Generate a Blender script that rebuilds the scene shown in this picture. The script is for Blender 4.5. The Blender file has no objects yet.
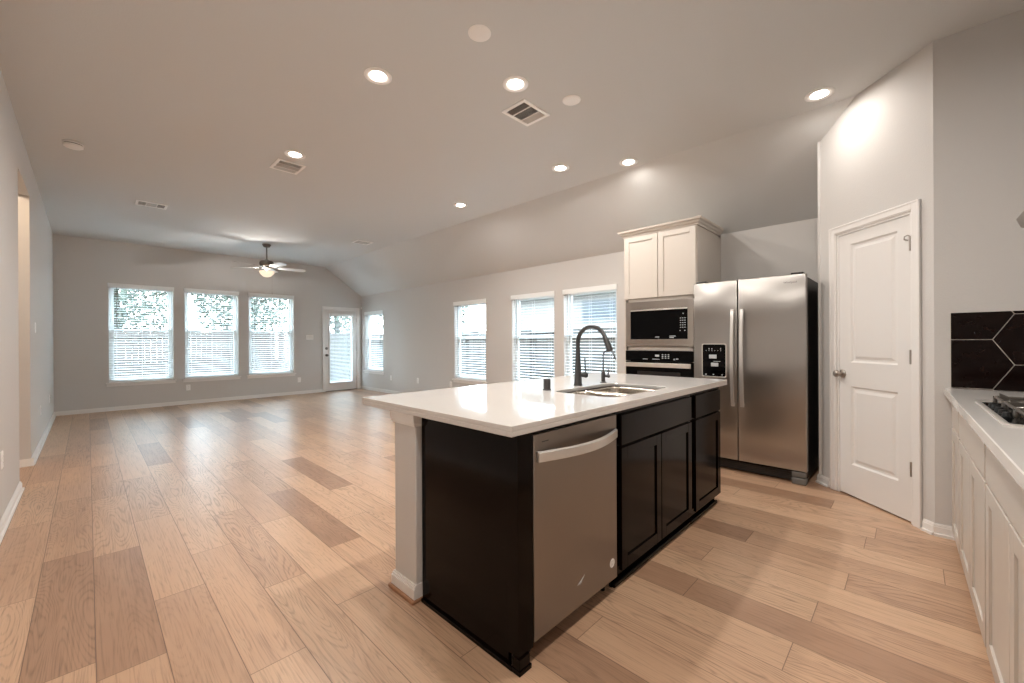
import bpy, bmesh, math, random
from mathutils import Matrix, Vector

C = bpy.context.scene.collection
SC = bpy.context.scene

# ------------------------------------------------------------------ camera
def make_camera():
    f, yaw, h, roll, pitch = 412.6, 45.798, 1.214, -0.311, -0.036
    a, t, r = math.radians(yaw), math.radians(pitch), math.radians(roll)
    R = Vector((math.cos(a), -math.sin(a), 0)); F = Vector((math.sin(a), math.cos(a), 0)); U = Vector((0, 0, 1))
    fw = F*math.cos(t) + U*math.sin(t); dn = -U*math.cos(t) + F*math.sin(t)
    xi = math.cos(r)*R - math.sin(r)*dn
    yi = math.sin(r)*R + math.cos(r)*dn
    cd = bpy.data.cameras.new('camera'); cd.sensor_width = 36; cd.sensor_fit = 'HORIZONTAL'
    cd.lens = f/1024*36; cd.clip_start = .02; cd.clip_end = 300
    o = bpy.data.objects.new('camera', cd); C.objects.link(o)
    m = Matrix.Identity(4)
    for i in range(3):
        m[i][0] = xi[i]; m[i][1] = -yi[i]; m[i][2] = -fw[i]
    m[2][3] = h
    o.matrix_world = m
    SC.camera = o
make_camera()

# ------------------------------------------------------------------ sky, exposure
SKY = 10.5            # bright overcast day
LAMP_W = 9.6        # each recessed downlight
LAMP_COL = (1.0, .945, .88)
SC.view_settings.view_transform = 'Standard'
SC.view_settings.look = 'None'
SC.view_settings.gamma = 1
SC.view_settings.use_curve_mapping = False
SC.view_settings.exposure = 1.02
w = bpy.data.worlds.new('overcast_sky'); SC.world = w; w.use_nodes = True
nt = w.node_tree; nt.nodes.clear()
wo = nt.nodes.new('ShaderNodeOutputWorld'); bg = nt.nodes.new('ShaderNodeBackground')
tc = nt.nodes.new('ShaderNodeTexCoord'); sp = nt.nodes.new('ShaderNodeSeparateXYZ'); rp = nt.nodes.new('ShaderNodeValToRGB')
rp.color_ramp.elements[0].position = 0.0; rp.color_ramp.elements[0].color = (.86, .93, 1, 1)
rp.color_ramp.elements[1].position = .7; rp.color_ramp.elements[1].color = (.64, .81, 1, 1)
nt.links.new(tc.outputs['Generated'], sp.inputs[0]); nt.links.new(sp.outputs[2], rp.inputs[0])
nt.links.new(rp.outputs[0], bg.inputs[0]); bg.inputs[1].default_value = SKY; nt.links.new(bg.outputs[0], wo.inputs[0])
SC.cycles.max_bounces = 10; SC.cycles.diffuse_bounces = 6; SC.cycles.glossy_bounces = 5
SC.cycles.transparent_max_bounces = 16; SC.cycles.transmission_bounces = 6
SC.cycles.caustics_reflective = False; SC.cycles.caustics_refractive = False
SC.cycles.sample_clamp_indirect = 6.0
SC.cycles.use_denoising = True

# ------------------------------------------------------------------ dimensions (metres, camera above the origin)
XL, XR, YB, YF, ZC, ZW, XS = -.40, 4.985, 10.335, -.90, 3.057, 2.405, 4.055
SLOPE = (ZC-ZW)/(XR-XS)
WT = .14
XP = 3.658           # wall behind the range counter's end

# ------------------------------------------------------------------ materials
def lin(c):
    def f(v):
        v /= 255.0
        return v/12.92 if v <= .04045 else ((v+.055)/1.055)**2.4
    return tuple(f(v) for v in c) + (1.0,)

def mat(name, rgb, rough=.5, metal=0.0, bump=0.0, bscale=200.0, coat=0.0, vary=0.0, vscale=3.0, stretch=None, spec=.5, aniso=0.0, tang=None):
    m = bpy.data.materials.new(name); m.use_nodes = True
    n = m.node_tree.nodes; l = m.node_tree.links; b = n['Principled BSDF']
    col = lin(rgb)
    b.inputs['Base Color'].default_value = col; b.inputs['Roughness'].default_value = rough
    b.inputs['Metallic'].default_value = metal; b.inputs['Specular IOR Level'].default_value = spec
    b.inputs['Coat Weight'].default_value = coat; b.inputs['Coat Roughness'].default_value = .08
    b.inputs['Anisotropic'].default_value = aniso
    if tang is not None:
        tg = n.new('ShaderNodeTangent'); tg.direction_type = 'RADIAL'; tg.axis = 'Z'; l.new(tg.outputs[0], b.inputs['Tangent']); b.inputs['Anisotropic Rotation'].default_value = tang
    if bump or vary:
        g = n.new('ShaderNodeNewGeometry'); mp = n.new('ShaderNodeMapping'); l.new(g.outputs['Position'], mp.inputs[0])
        if stretch: mp.inputs['Scale'].default_value = stretch
    if bump:
        t = n.new('ShaderNodeTexNoise'); t.inputs['Scale'].default_value = bscale; t.inputs['Detail'].default_value = 2
        l.new(mp.outputs[0], t.inputs[0])
        bp = n.new('ShaderNodeBump'); bp.inputs['Strength'].default_value = bump; bp.inputs['Distance'].default_value = .004
        l.new(t.outputs[0], bp.inputs['Height']); l.new(bp.outputs[0], b.inputs['Normal'])
    if vary:
        t = n.new('ShaderNodeTexNoise'); t.inputs['Scale'].default_value = vscale; t.inputs['Detail'].default_value = 4
        l.new(mp.outputs[0], t.inputs[0])
        mx = n.new('ShaderNodeMix'); mx.data_type = 'RGBA'
        mx.inputs[6].default_value = tuple(c*(1-vary) for c in col[:3])+(1,); mx.inputs[7].default_value = tuple(min(1, c*(1+vary)) for c in col[:3])+(1,)
        l.new(t.outputs[0], mx.inputs[0]); l.new(mx.outputs[2], b.inputs['Base Color'])
    return m

def emis(name, rgb, s):
    m = bpy.data.materials.new(name); m.use_nodes = True
    n = m.node_tree.nodes; l = m.node_tree.links; n.clear()
    o = n.new('ShaderNodeOutputMaterial'); e = n.new('ShaderNodeEmission')
    e.inputs[0].default_value = lin(rgb); e.inputs[1].default_value = s; l.new(e.outputs[0], o.inputs[0])
    return m

def glass(name, refl=.08):
    m = bpy.data.materials.new(name); m.use_nodes = True
    n = m.node_tree.nodes; l = m.node_tree.links; n.clear()
    o = n.new('ShaderNodeOutputMaterial'); t = n.new('ShaderNodeBsdfTransparent'); g = n.new('ShaderNodeBsdfGlossy'); x = n.new('ShaderNodeMixShader')
    t.inputs[0].default_value = (.93, .97, .96, 1); g.inputs['Roughness'].default_value = .02
    x.inputs[0].default_value = refl
    l.new(t.outputs[0], x.inputs[1]); l.new(g.outputs[0], x.inputs[2]); l.new(x.outputs[0], o.inputs[0])
    return m

WALLC = (206, 203, 200)
M = dict(
    wall=mat('wall_paint', WALLC, .72, bump=.22, bscale=130, spec=.3),
    ceil=mat('ceiling_paint', (210, 210, 209), .8, bump=.18, bscale=110, spec=.2),
    trim=mat('white_trim_paint', (232, 229, 226), .38),
    door=mat('white_door_paint', (228, 225, 222), .36, bump=.03, bscale=90),
    blind=mat('white_blind', (240, 241, 240), .45),
    vinyl=mat('white_vinyl', (235, 236, 236), .4),
    cab=mat('cream_cabinet_paint', (203, 195, 186), .33),
    esp=mat('espresso_wood', (13, 6, 4), .12, spec=.11, vary=.25, vscale=5, stretch=(1, 1, .15), bump=.02, bscale=60),
    black=mat('black_gloss', (6, 6, 7), .06, spec=.1),
    blackm=mat('black_plastic', (16, 16, 17), .4),
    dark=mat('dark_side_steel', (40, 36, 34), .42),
    steel=mat('brushed_stainless', (152, 145, 139), .3, 1.0, aniso=.85, tang=.26),
    steelh=mat('brushed_stainless_across', (176, 172, 168), .3, 1.0, aniso=.9, tang=.0),
    satin=mat('satin_steel', (228, 225, 221), .34, .9),
    sink=mat('sink_steel', (196, 188, 178), .2, 1.0),
    nickel=mat('satin_nickel', (182, 174, 166), .3, .9),
    gun=mat('gunmetal_black', (92, 92, 93), .32, .8),
    quartz=mat('white_quartz', (214, 210, 206), .05, spec=.38, vary=.02, vscale=60),
    iron=mat('cast_iron', (104, 98, 92), .4, .55),
    grout=mat('pale_grout', (196, 190, 182), .8),
    tile=mat('dark_brown_tile', (20, 9, 7), .12, spec=.16, vary=.5, vscale=18),
    plate=mat('white_plastic', (246, 245, 243), .35),
    slot=mat('dark_slot', (60, 58, 56), .6),
    ventm=mat('vent_white_metal', (246, 244, 241), .45),
    ventd=mat('vent_louver_grey', (205, 203, 200), .6),
    duct=mat('duct_dark', (118, 116, 114), .8),
    fanw=mat('fan_blade_white', (206, 203, 199), .45),
    bronze=mat('oil_bronze', (120, 114, 108), .35, .7),
    lens=emis('lamp_lens', (255, 244, 230), 22.0),
    bowl=emis('fan_bowl_glass', (255, 226, 196), .62),
    glass=glass('window_glass'),
    print=mat('grey_print', (200, 200, 200), .5),
    dprint=mat('dark_print', (60, 60, 62), .5),
    disp=mat('display_print', (190, 196, 200), .4),
    oakshoe=mat('oak_shoe', (168, 124, 92), .5, vary=.2, vscale=30),
    conc=mat('patio_concrete', (84, 83, 82), .9, vary=.1, vscale=2),
    grass=mat('lawn_green', (60, 62, 50), .95, vary=.4, vscale=4),
    fence=mat('cedar_boards', (84, 77, 72), .85, vary=.25, vscale=5, stretch=(6, 6, .4)),
    fenced=mat('brown_boards', (34, 26, 21), .85, vary=.25, vscale=5, stretch=(6, 6, .4)),
    bark=mat('bark_brown', (92, 80, 70), .95, vary=.3, vscale=8),
    leaf=mat('leaf_green', (82, 90, 78), .8, vary=.4, vscale=2.5),
    siding=mat('house_siding', (112, 112, 112), .8),
    roof=mat('roof_shingle', (90, 90, 91), .9, vary=.25, vscale=12),
    pane=mat('far_window_pane', (62, 68, 76), .3),
    rubber=mat('grey_rubber', (110, 108, 104), .7),
)

def brick_mat():
    m = bpy.data.materials.new('pale_brick'); m.use_nodes = True
    n = m.node_tree.nodes; l = m.node_tree.links; b = n['Principled BSDF']
    g = n.new('ShaderNodeNewGeometry'); s = n.new('ShaderNodeSeparateXYZ'); c = n.new('ShaderNodeCombineXYZ')
    a = n.new('ShaderNodeMath'); a.operation = 'ADD'
    l.new(g.outputs['Position'], s.inputs[0]); l.new(s.outputs[0], a.inputs[0]); l.new(s.outputs[1], a.inputs[1])
    l.new(a.outputs[0], c.inputs[0]); l.new(s.outputs[2], c.inputs[1])
    t = n.new('ShaderNodeTexBrick'); t.inputs['Scale'].default_value = 1.0
    t.inputs['Color1'].default_value = lin((140, 136, 133)); t.inputs['Color2'].default_value = lin((128, 123, 119)); t.inputs['Mortar'].default_value = lin((148, 146, 143))
    t.inputs['Mortar Size'].default_value = .008; t.inputs['Brick Width'].default_value = .22; t.inputs['Row Height'].default_value = .075
    l.new(c.outputs[0], t.inputs[0]); l.new(t.outputs[0], b.inputs['Base Color']); b.inputs['Roughness'].default_value = .9
    return m
M['brick'] = brick_mat()

def floor_mat():
    m = bpy.data.materials.new('oak_vinyl_planks'); m.use_nodes = True
    N = m.node_tree.nodes; L = m.node_tree.links; b = N['Principled BSDF']
    def math_(op, a, c=None, d=None):
        n = N.new('ShaderNodeMath'); n.operation = op
        for i, v in enumerate((a, c, d)):
            if v is None: continue
            if isinstance(v, (int, float)): n.inputs[i].default_value = v
            else: L.new(v, n.inputs[i])
        return n.outputs[0]
    uv = N.new('ShaderNodeUVMap'); uv.uv_map = 'plank'
    s = N.new('ShaderNodeSeparateXYZ'); L.new(uv.outputs[0], s.inputs[0])
    u, v = s.outputs[0], s.outputs[1]
    at = N.new('ShaderNodeAttribute'); at.attribute_name = 'plank_rnd'
    r = N.new('ShaderNodeSeparateColor'); L.new(at.outputs['Color'], r.inputs[0])
    tone, off, con = r.outputs[0], r.outputs[1], r.outputs[2]
    # fine straight grain
    c1 = N.new('ShaderNodeCombineXYZ')
    L.new(math_('MULTIPLY', u, 150.0), c1.inputs[0]); L.new(math_('MULTIPLY', v, 4.0), c1.inputs[1]); L.new(math_('MULTIPLY', off, 90.0), c1.inputs[2])
    n1 = N.new('ShaderNodeTexNoise'); n1.inputs['Scale'].default_value = 1; n1.inputs['Detail'].default_value = 4; n1.inputs['Roughness'].default_value = .65; L.new(c1.outputs[0], n1.inputs[0])
    # cathedral rings
    c2 = N.new('ShaderNodeCombineXYZ')
    L.new(math_('MULTIPLY', u, 6.5), c2.inputs[0]); L.new(math_('MULTIPLY', v, .8), c2.inputs[1]); L.new(math_('MULTIPLY', off, 37.0), c2.inputs[2])
    n2 = N.new('ShaderNodeTexNoise'); n2.inputs['Scale'].default_value = 1; n2.inputs['Detail'].default_value = 1.2; n2.inputs['Distortion'].default_value = .25; L.new(c2.outputs[0], n2.inputs[0])
    ring = math_('POWER', math_('MULTIPLY_ADD', math_('SINE', math_('MULTIPLY', n2.outputs[0], 210.0)), .5, .5), 3.5)
    # broad clouding
    c3 = N.new('ShaderNodeCombineXYZ')
    L.new(math_('MULTIPLY', u, 9.0), c3.inputs[0]); L.new(math_('MULTIPLY', v, 1.6), c3.inputs[1]); L.new(math_('MULTIPLY', off, 11.0), c3.inputs[2])
    n3 = N.new('ShaderNodeTexNoise'); n3.inputs['Scale'].default_value = 1; n3.inputs['Detail'].default_value = 3; L.new(c3.outputs[0], n3.inputs[0])
    ramp = N.new('ShaderNodeValToRGB'); e = ramp.color_ramp.elements
    e[0].position = 0; e[0].color = lin((166, 130, 104)); e[1].position = 1; e[1].color = lin((216, 182, 150))
    k = ramp.color_ramp.elements.new(.45); k.color = lin((197, 160, 130))
    t1 = math_('MULTIPLY_ADD', math_('SUBTRACT', n3.outputs[0], .5), .55, tone)
    L.new(t1, ramp.inputs[0])
    dark = math_('ADD', math_('MULTIPLY', math_('SUBTRACT', n1.outputs[0], .5), 1.35), math_('MULTIPLY', ring, math_('MULTIPLY_ADD', con, .26, .06)))
    ed_u = math_('MINIMUM', u, math_('SUBTRACT', .195, u)); ed_v = math_('MINIMUM', v, math_('SUBTRACT', 1.225, v))
    groove = math_('LESS_THAN', math_('MINIMUM', ed_u, ed_v), .0016)
    dk = math_('MAXIMUM', math_('MULTIPLY', dark, .95), math_('MULTIPLY', groove, .62))
    fac = math_('SUBTRACT', 1.0, dk)
    mx = N.new('ShaderNodeMix'); mx.data_type = 'RGBA'; mx.blend_type = 'MULTIPLY'; mx.inputs[0].default_value = 1
    cc = N.new('ShaderNodeCombineColor'); L.new(fac, cc.inputs[0]); L.new(math_('MULTIPLY_ADD', dk, -.06, fac), cc.inputs[1]); L.new(math_('MULTIPLY_ADD', dk, -.10, fac), cc.inputs[2])
    L.new(ramp.outputs[0], mx.inputs[6]); L.new(cc.outputs[0], mx.inputs[7]); L.new(mx.outputs[2], b.inputs['Base Color'])
    L.new(math_('MULTIPLY_ADD', n1.outputs[0], .14, .27), b.inputs['Roughness'])
    b.inputs['Specular IOR Level'].default_value = .8
    bp = N.new('ShaderNodeBump'); bp.inputs['Strength'].default_value = .12; bp.inputs['Distance'].default_value = .002
    L.new(math_('SUBTRACT', n1.outputs[0], math_('MULTIPLY', groove, 1.5)), bp.inputs['Height']); L.new(bp.outputs[0], b.inputs['Normal'])
    return m
M['floor'] = floor_mat()

# ------------------------------------------------------------------ mesh helpers
def FR(origin, wdir):
    """frame on a wall or front: u runs sideways, v up, w out of the surface"""
    wv = Vector(wdir).normalized(); v = Vector((0, 0, 1)); u = v.cross(wv)
    m = Matrix.Identity(4)
    for i in range(3):
        m[i][0] = u[i]; m[i][1] = v[i]; m[i][2] = wv[i]; m[i][3] = origin[i]
    return m
ID = Matrix.Identity(4)

class B:
    def __init__(s, m=ID): s.v = []; s.f = []; s.mi = []; s.m = m
    def _add(s, vs, fs, mi=0):
        o = len(s.v); s.v += [s.m @ Vector(p) for p in vs]; s.f += [tuple(i+o for i in f) for f in fs]; s.mi += [mi]*len(fs); return s
    def box(s, x0, x1, y0, y1, z0, z1, mi=0):
        vs = [(x, y, z) for x in (x0, x1) for y in (y0, y1) for z in (z0, z1)]
        return s._add(vs, [(0, 1, 3, 2), (4, 6, 7, 5), (0, 4, 5, 1), (2, 3, 7, 6), (0, 2, 6, 4), (1, 5, 7, 3)], mi)
    def obox(s, c, half, rot, mi=0):
        """box at c turned by a 3x3 matrix"""
        vs = [Vector(c) + rot @ Vector((x*half[0], y*half[1], z*half[2])) for x in (-1, 1) for y in (-1, 1) for z in (-1, 1)]
        return s._add(vs, [(0, 1, 3, 2), (4, 6, 7, 5), (0, 4, 5, 1), (2, 3, 7, 6), (0, 2, 6, 4), (1, 5, 7, 3)], mi)
    def loft(s, loops, cap0=True, cap1=True, mi=0):
        n = len(loops[0]); vs = [p for l in loops for p in l]; fs = []
        for k in range(len(loops)-1):
            for i in range(n):
                j = (i+1) % n; fs.append((k*n+i, k*n+j, (k+1)*n+j, (k+1)*n+i))
        if cap0: fs.append(tuple(reversed(range(n))))
        if cap1: fs.append(tuple(range((len(loops)-1)*n, len(loops)*n)))
        return s._add(vs, fs, mi)
    def lathe(s, prof, c=(0, 0, 0), ax=(0, 0, 1), n=24, mi=0, cap0=True, cap1=True):
        a = Vector(ax).normalized(); h = Vector((1, 0, 0)) if abs(a.x) < .9 else Vector((0, 1, 0))
        p = a.cross(h).normalized(); q = a.cross(p)
        loops = [[Vector(c)+a*z+(p*math.cos(t)+q*math.sin(t))*r for t in [2*math.pi*i/n for i in range(n)]] for r, z in prof]
        return s.loft(loops, cap0, cap1, mi)
    def cyl(s, p0, p1, r0, r1=None, n=20, mi=0):
        d = Vector(p1)-Vector(p0); return s.lathe([(r0, 0), (r0 if r1 is None else r1, d.length)], p0, d, n, mi)
    def tube(s, pts, r, n=12, mi=0):
        pts = [Vector(p) for p in pts]; loops = []; ref = None
        for i, p in enumerate(pts):
            d = (pts[min(i+1, len(pts)-1)]-pts[max(i-1, 0)]).normalized()
            if ref is None: ref = d.orthogonal().normalized()
            ref = (ref - d*ref.dot(d)).normalized(); q = d.cross(ref)
            rr = r[i] if isinstance(r, (list, tuple)) else r
            loops.append([p+(ref*math.cos(2*math.pi*k/n)+q*math.sin(2*math.pi*k/n))*rr for k in range(n)])
        return s.loft(loops, mi=mi)
    def prism(s, poly, axis, a, b, mi=0):
        """poly in the plane across axis ('x': (y,z), 'y': (x,z), 'z': (x,y)), run from a to b"""
        def P(p, t): return (t, p[0], p[1]) if axis == 'x' else ((p[0], t, p[1]) if axis == 'y' else (p[0], p[1], t))
        return s.loft([[P(p, a) for p in poly], [P(p, b) for p in poly]], mi=mi)
    def build(s, name, mats, parent=None, bevel=0.0, seg=2, smooth=True, local=False):
        off = Vector((0, 0, 0))
        if parent is not None and not local:
            p = parent
            while p is not None: off += p.location; p = p.parent
        me = bpy.data.meshes.new(name); me.from_pydata([p-off for p in s.v], [], s.f)
        for m in (mats if isinstance(mats, (list, tuple)) else [mats]): me.materials.append(m)
        for p, i in zip(me.polygons, s.mi): p.material_index = i
        bm = bmesh.new(); bm.from_mesh(me); bmesh.ops.recalc_face_normals(bm, faces=bm.faces); bm.to_mesh(me); bm.free()
        if smooth:
            for p in me.polygons: p.use_smooth = True
            me.set_sharp_from_angle(angle=math.radians(38))
        o = bpy.data.objects.new(name, me); C.objects.link(o)
        if parent is not None: o.parent = parent
        if bevel:
            b = o.modifiers.new('edge', 'BEVEL'); b.width = bevel; b.segments = seg; b.limit_method = 'ANGLE'; b.angle_limit = math.radians(40); b.harden_normals = False
        return o

def tag(o, label=None, cat=None, group=None, kind=None):
    if label: o['label'] = label
    if cat: o['category'] = cat
    if group: o['group'] = group
    if kind: o['kind'] = kind
    return o
def thing(name, loc, label, cat, group=None):
    o = bpy.data.objects.new(name, None); o.empty_display_size = .05; C.objects.link(o); o.location = loc
    return tag(o, label, cat, group)
def struct_root(name, loc, label, cat='window'):
    o = bpy.data.objects.new(name, None); o.empty_display_size = .05; C.objects.link(o); o.location = loc
    return tag(o, label, cat, None, 'structure')
def struct(o, label, cat): return tag(o, label, cat, None, 'structure')
def copy_tree(o, parent=None):
    c = o.copy(); C.objects.link(c)
    if parent is not None: c.parent = parent
    for ch in list(o.children): copy_tree(ch, c)
    return c
def text_mesh(s, name, size, frame, u, v, w_, m, parent, depth=.0004, bold=0.0):
    cu = bpy.data.curves.new(name, 'FONT'); cu.body = s; cu.size = size; cu.extrude = depth; cu.offset = bold; cu.resolution_u = 3; cu.align_x = 'CENTER'; cu.align_y = 'CENTER'
    t = bpy.data.objects.new(name, cu); C.objects.link(t)
    dg = bpy.context.evaluated_depsgraph_get(); me = bpy.data.meshes.new_from_object(t.evaluated_get(dg))
    bpy.data.objects.remove(t); bpy.data.curves.remove(cu)
    off = Vector((0, 0, 0)); p = parent
    while p is not None: off += p.location; p = p.parent
    for q in me.vertices: q.co = frame @ Vector((q.co.x+u, q.co.y+v, q.co.z+w_)) - off
    me.materials.clear(); me.materials.append(m); me.name = name
    o = bpy.data.objects.new(name, me); C.objects.link(o); o.parent = parent
    return o
def rrect(u0, u1, v0, v1, r, n=6):
    out = []
    for cx, cy, a0 in ((u1-r, v1-r, 0), (u0+r, v1-r, 90), (u0+r, v0+r, 180), (u1-r, v0+r, 270)):
        for i in range(n+1):
            t = math.radians(a0+90*i/n); out.append((cx+r*math.cos(t), cy+r*math.sin(t)))
    return out

# ------------------------------------------------------------------ floor
def build_floor():
    rnd = random.Random(5)
    PW, PL, X0 = .195, 1.225, .017
    known = {0: 2.105, 1: 2.565, 2: 1.74, 3: 2.30, 9: .35, 10: .79, 11: .32, 13: .243, 14: .73, 16: .21, 17: .172}
    vs, fs, uvs, cols = [], [], [], []
    ya, yb = -.95, 10.6
    for k in range(-11, 27):
        xa, xb = X0+k*PW, X0+(k+1)*PW
        base = known.get(k, (k*.463+.3*rnd.random()) % PL)
        y = base - PL*math.ceil((base-ya)/PL)
        while y < yb:
            a, b = max(y, ya), min(y+PL, yb)
            if b > a:
                i = len(vs); vs += [(xa, a, 0), (xb, a, 0), (xb, b, 0), (xa, b, 0)]; fs.append((i, i+1, i+2, i+3))
                uvs += [(0, a-y), (PW, a-y), (PW, b-y), (0, b-y)]
                t = rnd.random(); t = .30+.42*t if rnd.random() < .88 else .02
                cols += [(t, rnd.random(), rnd.random(), 1)]*4
            y += PL
    me = bpy.data.meshes.new('floor'); me.from_pydata(vs, [], fs)
    me.uv_layers.new(name='plank')
    me.color_attributes.new('plank_rnd', 'FLOAT_COLOR', 'CORNER')
    uv = me.uv_layers['plank']; ca = me.color_attributes['plank_rnd']
    for i, l in enumerate(me.loops):
        uv.data[i].uv = uvs[l.vertex_index]; ca.data[i].color = cols[l.vertex_index]
    me.materials.append(M['floor'])
    o = bpy.data.objects.new('floor', me); C.objects.link(o)
    struct(o, 'light oak plank floor running through kitchen and living room', 'floor')
build_floor()

# ------------------------------------------------------------------ walls
def wall_mesh(frame, u0, u1, v0, v1, holes, thick=WT):
    """wall in a frame, w=0 is the room face, thickness goes to -w; holes = (u0,u1,v0,v1)"""
    b = B(frame); us = sorted({u0, u1, *[h[0] for h in holes], *[h[1] for h in holes]})
    for a, c in zip(us[:-1], us[1:]):
        cuts = sorted([(h[2], h[3]) for h in holes if h[0] <= a+1e-6 and h[1] >= c-1e-6]); z = v0
        for h0, h1 in cuts:
            if h0 > z+1e-6: b.box(a, c, z, h0, -thick, 0)
            z = h1
        if z < v1-1e-6: b.box(a, c, z, v1, -thick, 0)
    return b

F_BACK = FR((0, YB, 0), (0, -1, 0))       # u = x
F_RIGHT = FR((XR, 0, 0), (-1, 0, 0))      # u = -y
F_LEFT = FR((XL, 0, 0), (1, 0, 0))        # u = y
F_FRONT = FR((0, YF, 0), (0, 1, 0))       # u = -x
F_END = FR((XP, 0, 0), (-1, 0, 0))        # u = -y
P45 = Vector((XP, -.093, 0))
F_PAN = FR(P45, (-1, 1, 0))               # u = -s along the angled pantry wall

BACKWIN = [(.26, 1.165, .505, 2.285), (1.34, 2.245, .505, 2.285), (2.435, 3.34, .505, 2.285)]
BDOOR = (4.045, 4.872, 0, 2.035)
RIGHTWIN = [(-10.12, -9.20, .49, 1.965), (-6.41, -5.505, .49, 1.965), (-4.845, -3.945, .49, 1.965), (-3.76, -2.87, .49, 1.965)]
o = wall_mesh(F_BACK, XL-WT, XR+WT, 0, ZC+.05, BACKWIN+[BDOOR]).build('wall_back', M['wall'], smooth=False); struct(o, 'far greige wall with three windows and glazed door', 'wall')
o = wall_mesh(F_RIGHT, -YB, -YF, 0, ZW+.02, RIGHTWIN).build('wall_right', M['wall'], smooth=False); struct(o, 'low greige side wall with four windows and fridge', 'wall')
LEFTOPEN = (5.334, 6.31, 0, 2.69)
o = wall_mesh(F_LEFT, YF, YB, 0, ZC+.02, [LEFTOPEN]).build('wall_left', M['wall'], smooth=False); struct(o, 'greige wall with tall opening at left edge', 'wall')
o = wall_mesh(F_FRONT, -(XR+WT), -XL+WT, 0, ZC+.02, []).build('wall_front', M['wall'], smooth=False); struct(o, 'wall behind the cooktop counter', 'wall')
o = wall_mesh(F_END, .093, -YF, 0, ZC+.02, [], .1).build('wall_end', M['wall'], smooth=False); struct(o, 'greige wall at end of cooktop counter', 'wall')
PDOOR = (-.750, -.135, 0, 2.05)
PS = .945
o = wall_mesh(F_PAN, -PS, 0, 0, ZC+.02, [PDOOR], .10).build('wall_pantry', M['wall'], smooth=False); struct(o, 'angled wall holding the white pantry door', 'wall')
pe = P45 + Vector((1, 1, 0)).normalized()*PS
o = B().box(pe.x-.02, XR+.02, pe.y-.10, pe.y, 0, ZC).build('wall_niche', M['wall'], smooth=False); struct(o, 'short wall hidden beside the refrigerator', 'wall')
# hall seen through the left opening
HX = -1.75
b = B(); b.box(HX-.1, HX, 4.4, 7.6, 0, ZC+.02); b.box(HX, XL-WT, 4.4, 4.5, 0, ZC+.02); b.box(HX, XL-WT, 7.5, 7.6, 0, ZC+.02)
o = b.build('wall_hall', M['wall'], smooth=False); struct(o, 'walls of the side hall beyond the left opening', 'wall')
# ceiling: flat, then sloping down to the right wall
b = B()
b.prism([(HX-.1, ZC), (XS, ZC), (XR+WT, ZC-SLOPE*(XR+WT-XS)), (XR+WT, ZC+.15), (HX-.1, ZC+.15)], 'y', YF-WT, YB+WT)
o = b.build('ceiling', M['ceil'], smooth=False); struct(o, 'greige ceiling sloping down toward the right wall', 'ceiling')

# baseboards
def base_run(b, frame, u0, u1, h=.072):
    bb = B(frame)
    for (w1, z0, z1) in ((.014, 0, h-.016), (.010, h-.016, h-.006), (.006, h-.006, h)): bb.box(u0, u1, z0, z1, 0, w1)
    bb.box(u0, u1, 0, .016, .014, .026)
    o = len(b.v); b.v += bb.v; b.f += [tuple(i+o for i in f) for f in bb.f]; b.mi += bb.mi
b = B(); base_run(b, F_LEFT, YF, 5.334); base_run(b, F_LEFT, 6.31, YB-.03)
base_run(b, FR((0, 6.31, 0), (0, -1, 0)), XL-WT, XL+.02)
struct(b.build('baseboard_left', M['trim'], smooth=False), 'white baseboard along the left wall', 'baseboard')
b = B(); base_run(b, F_BACK, XL, 3.983); base_run(b, F_BACK, 4.932, XR)
struct(b.build('baseboard_back', M['trim'], smooth=False), 'white baseboard under the far windows', 'baseboard')
b = B(); base_run(b, F_RIGHT, -YB, -2.37)
struct(b.build('baseboard_right', M['trim'], smooth=False), 'white baseboard along the low right wall', 'baseboard')
b = B(); base_run(b, F_PAN, -PS-.01, -.83); base_run(b, F_PAN, -.066, .004); base_run(b, F_END, .088, .20)
struct(b.build('baseboard_pantry', M['trim'], smooth=False), 'short white baseboards either side of pantry door', 'baseboard')

# ------------------------------------------------------------------ windows and blinds
def window(n, frame, op, label):
    u0, u1, v0, v1 = op; r = struct_root('window_%d' % n, frame @ Vector((u0, v0, 0)), label)
    t = .035
    b = B(frame)
    for a in ((u0, u0+t, v0, v1), (u1-t, u1, v0, v1), (u0+t, u1-t, v0, v0+t), (u0+t, u1-t, v1-t, v1)): b.box(a[0], a[1], a[2], a[3], -.135, -.075)
    b.build('window_frame', M['vinyl'], r, .002)
    zm = v0+(v1-v0)*.535
    for nm, a0, a1, wz in (('lower_sash', v0+t, zm+.02, -.098), ('upper_sash', zm-.02, v1-t, -.125)):
        b = B(frame); s = .038
        for a in ((u0+t, u0+t+s, a0, a1), (u1-t-s, u1-t, a0, a1), (u0+t+s, u1-t-s, a0, a0+s), (u0+t+s, u1-t-s, a1-s, a1)): b.box(a[0], a[1], a[2], a[3], wz, wz+.022)
        sa = b.build(nm, M['vinyl'], r, .002)
        B(frame).box(u0+t+s, u1-t-s, a0+s, a1-s, wz+.008, wz+.012).build('pane', M['glass'], sa, smooth=False)
    b = B(frame); b.box(u0-.04, u1+.04, v0-.022, v0-.001, 0, .042); b.box(u0+.001, u1-.001, v0-.0215, v0-.001+.004, -.074, .004)
    sl = b.build('window_sill', M['trim'], r, .003)
    b = B(frame); b.box(u0-.028, u1+.028, v0-.068, v0-.022, 0, .013); b.build('apron', M['trim'], r, .002)
    return r

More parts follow.
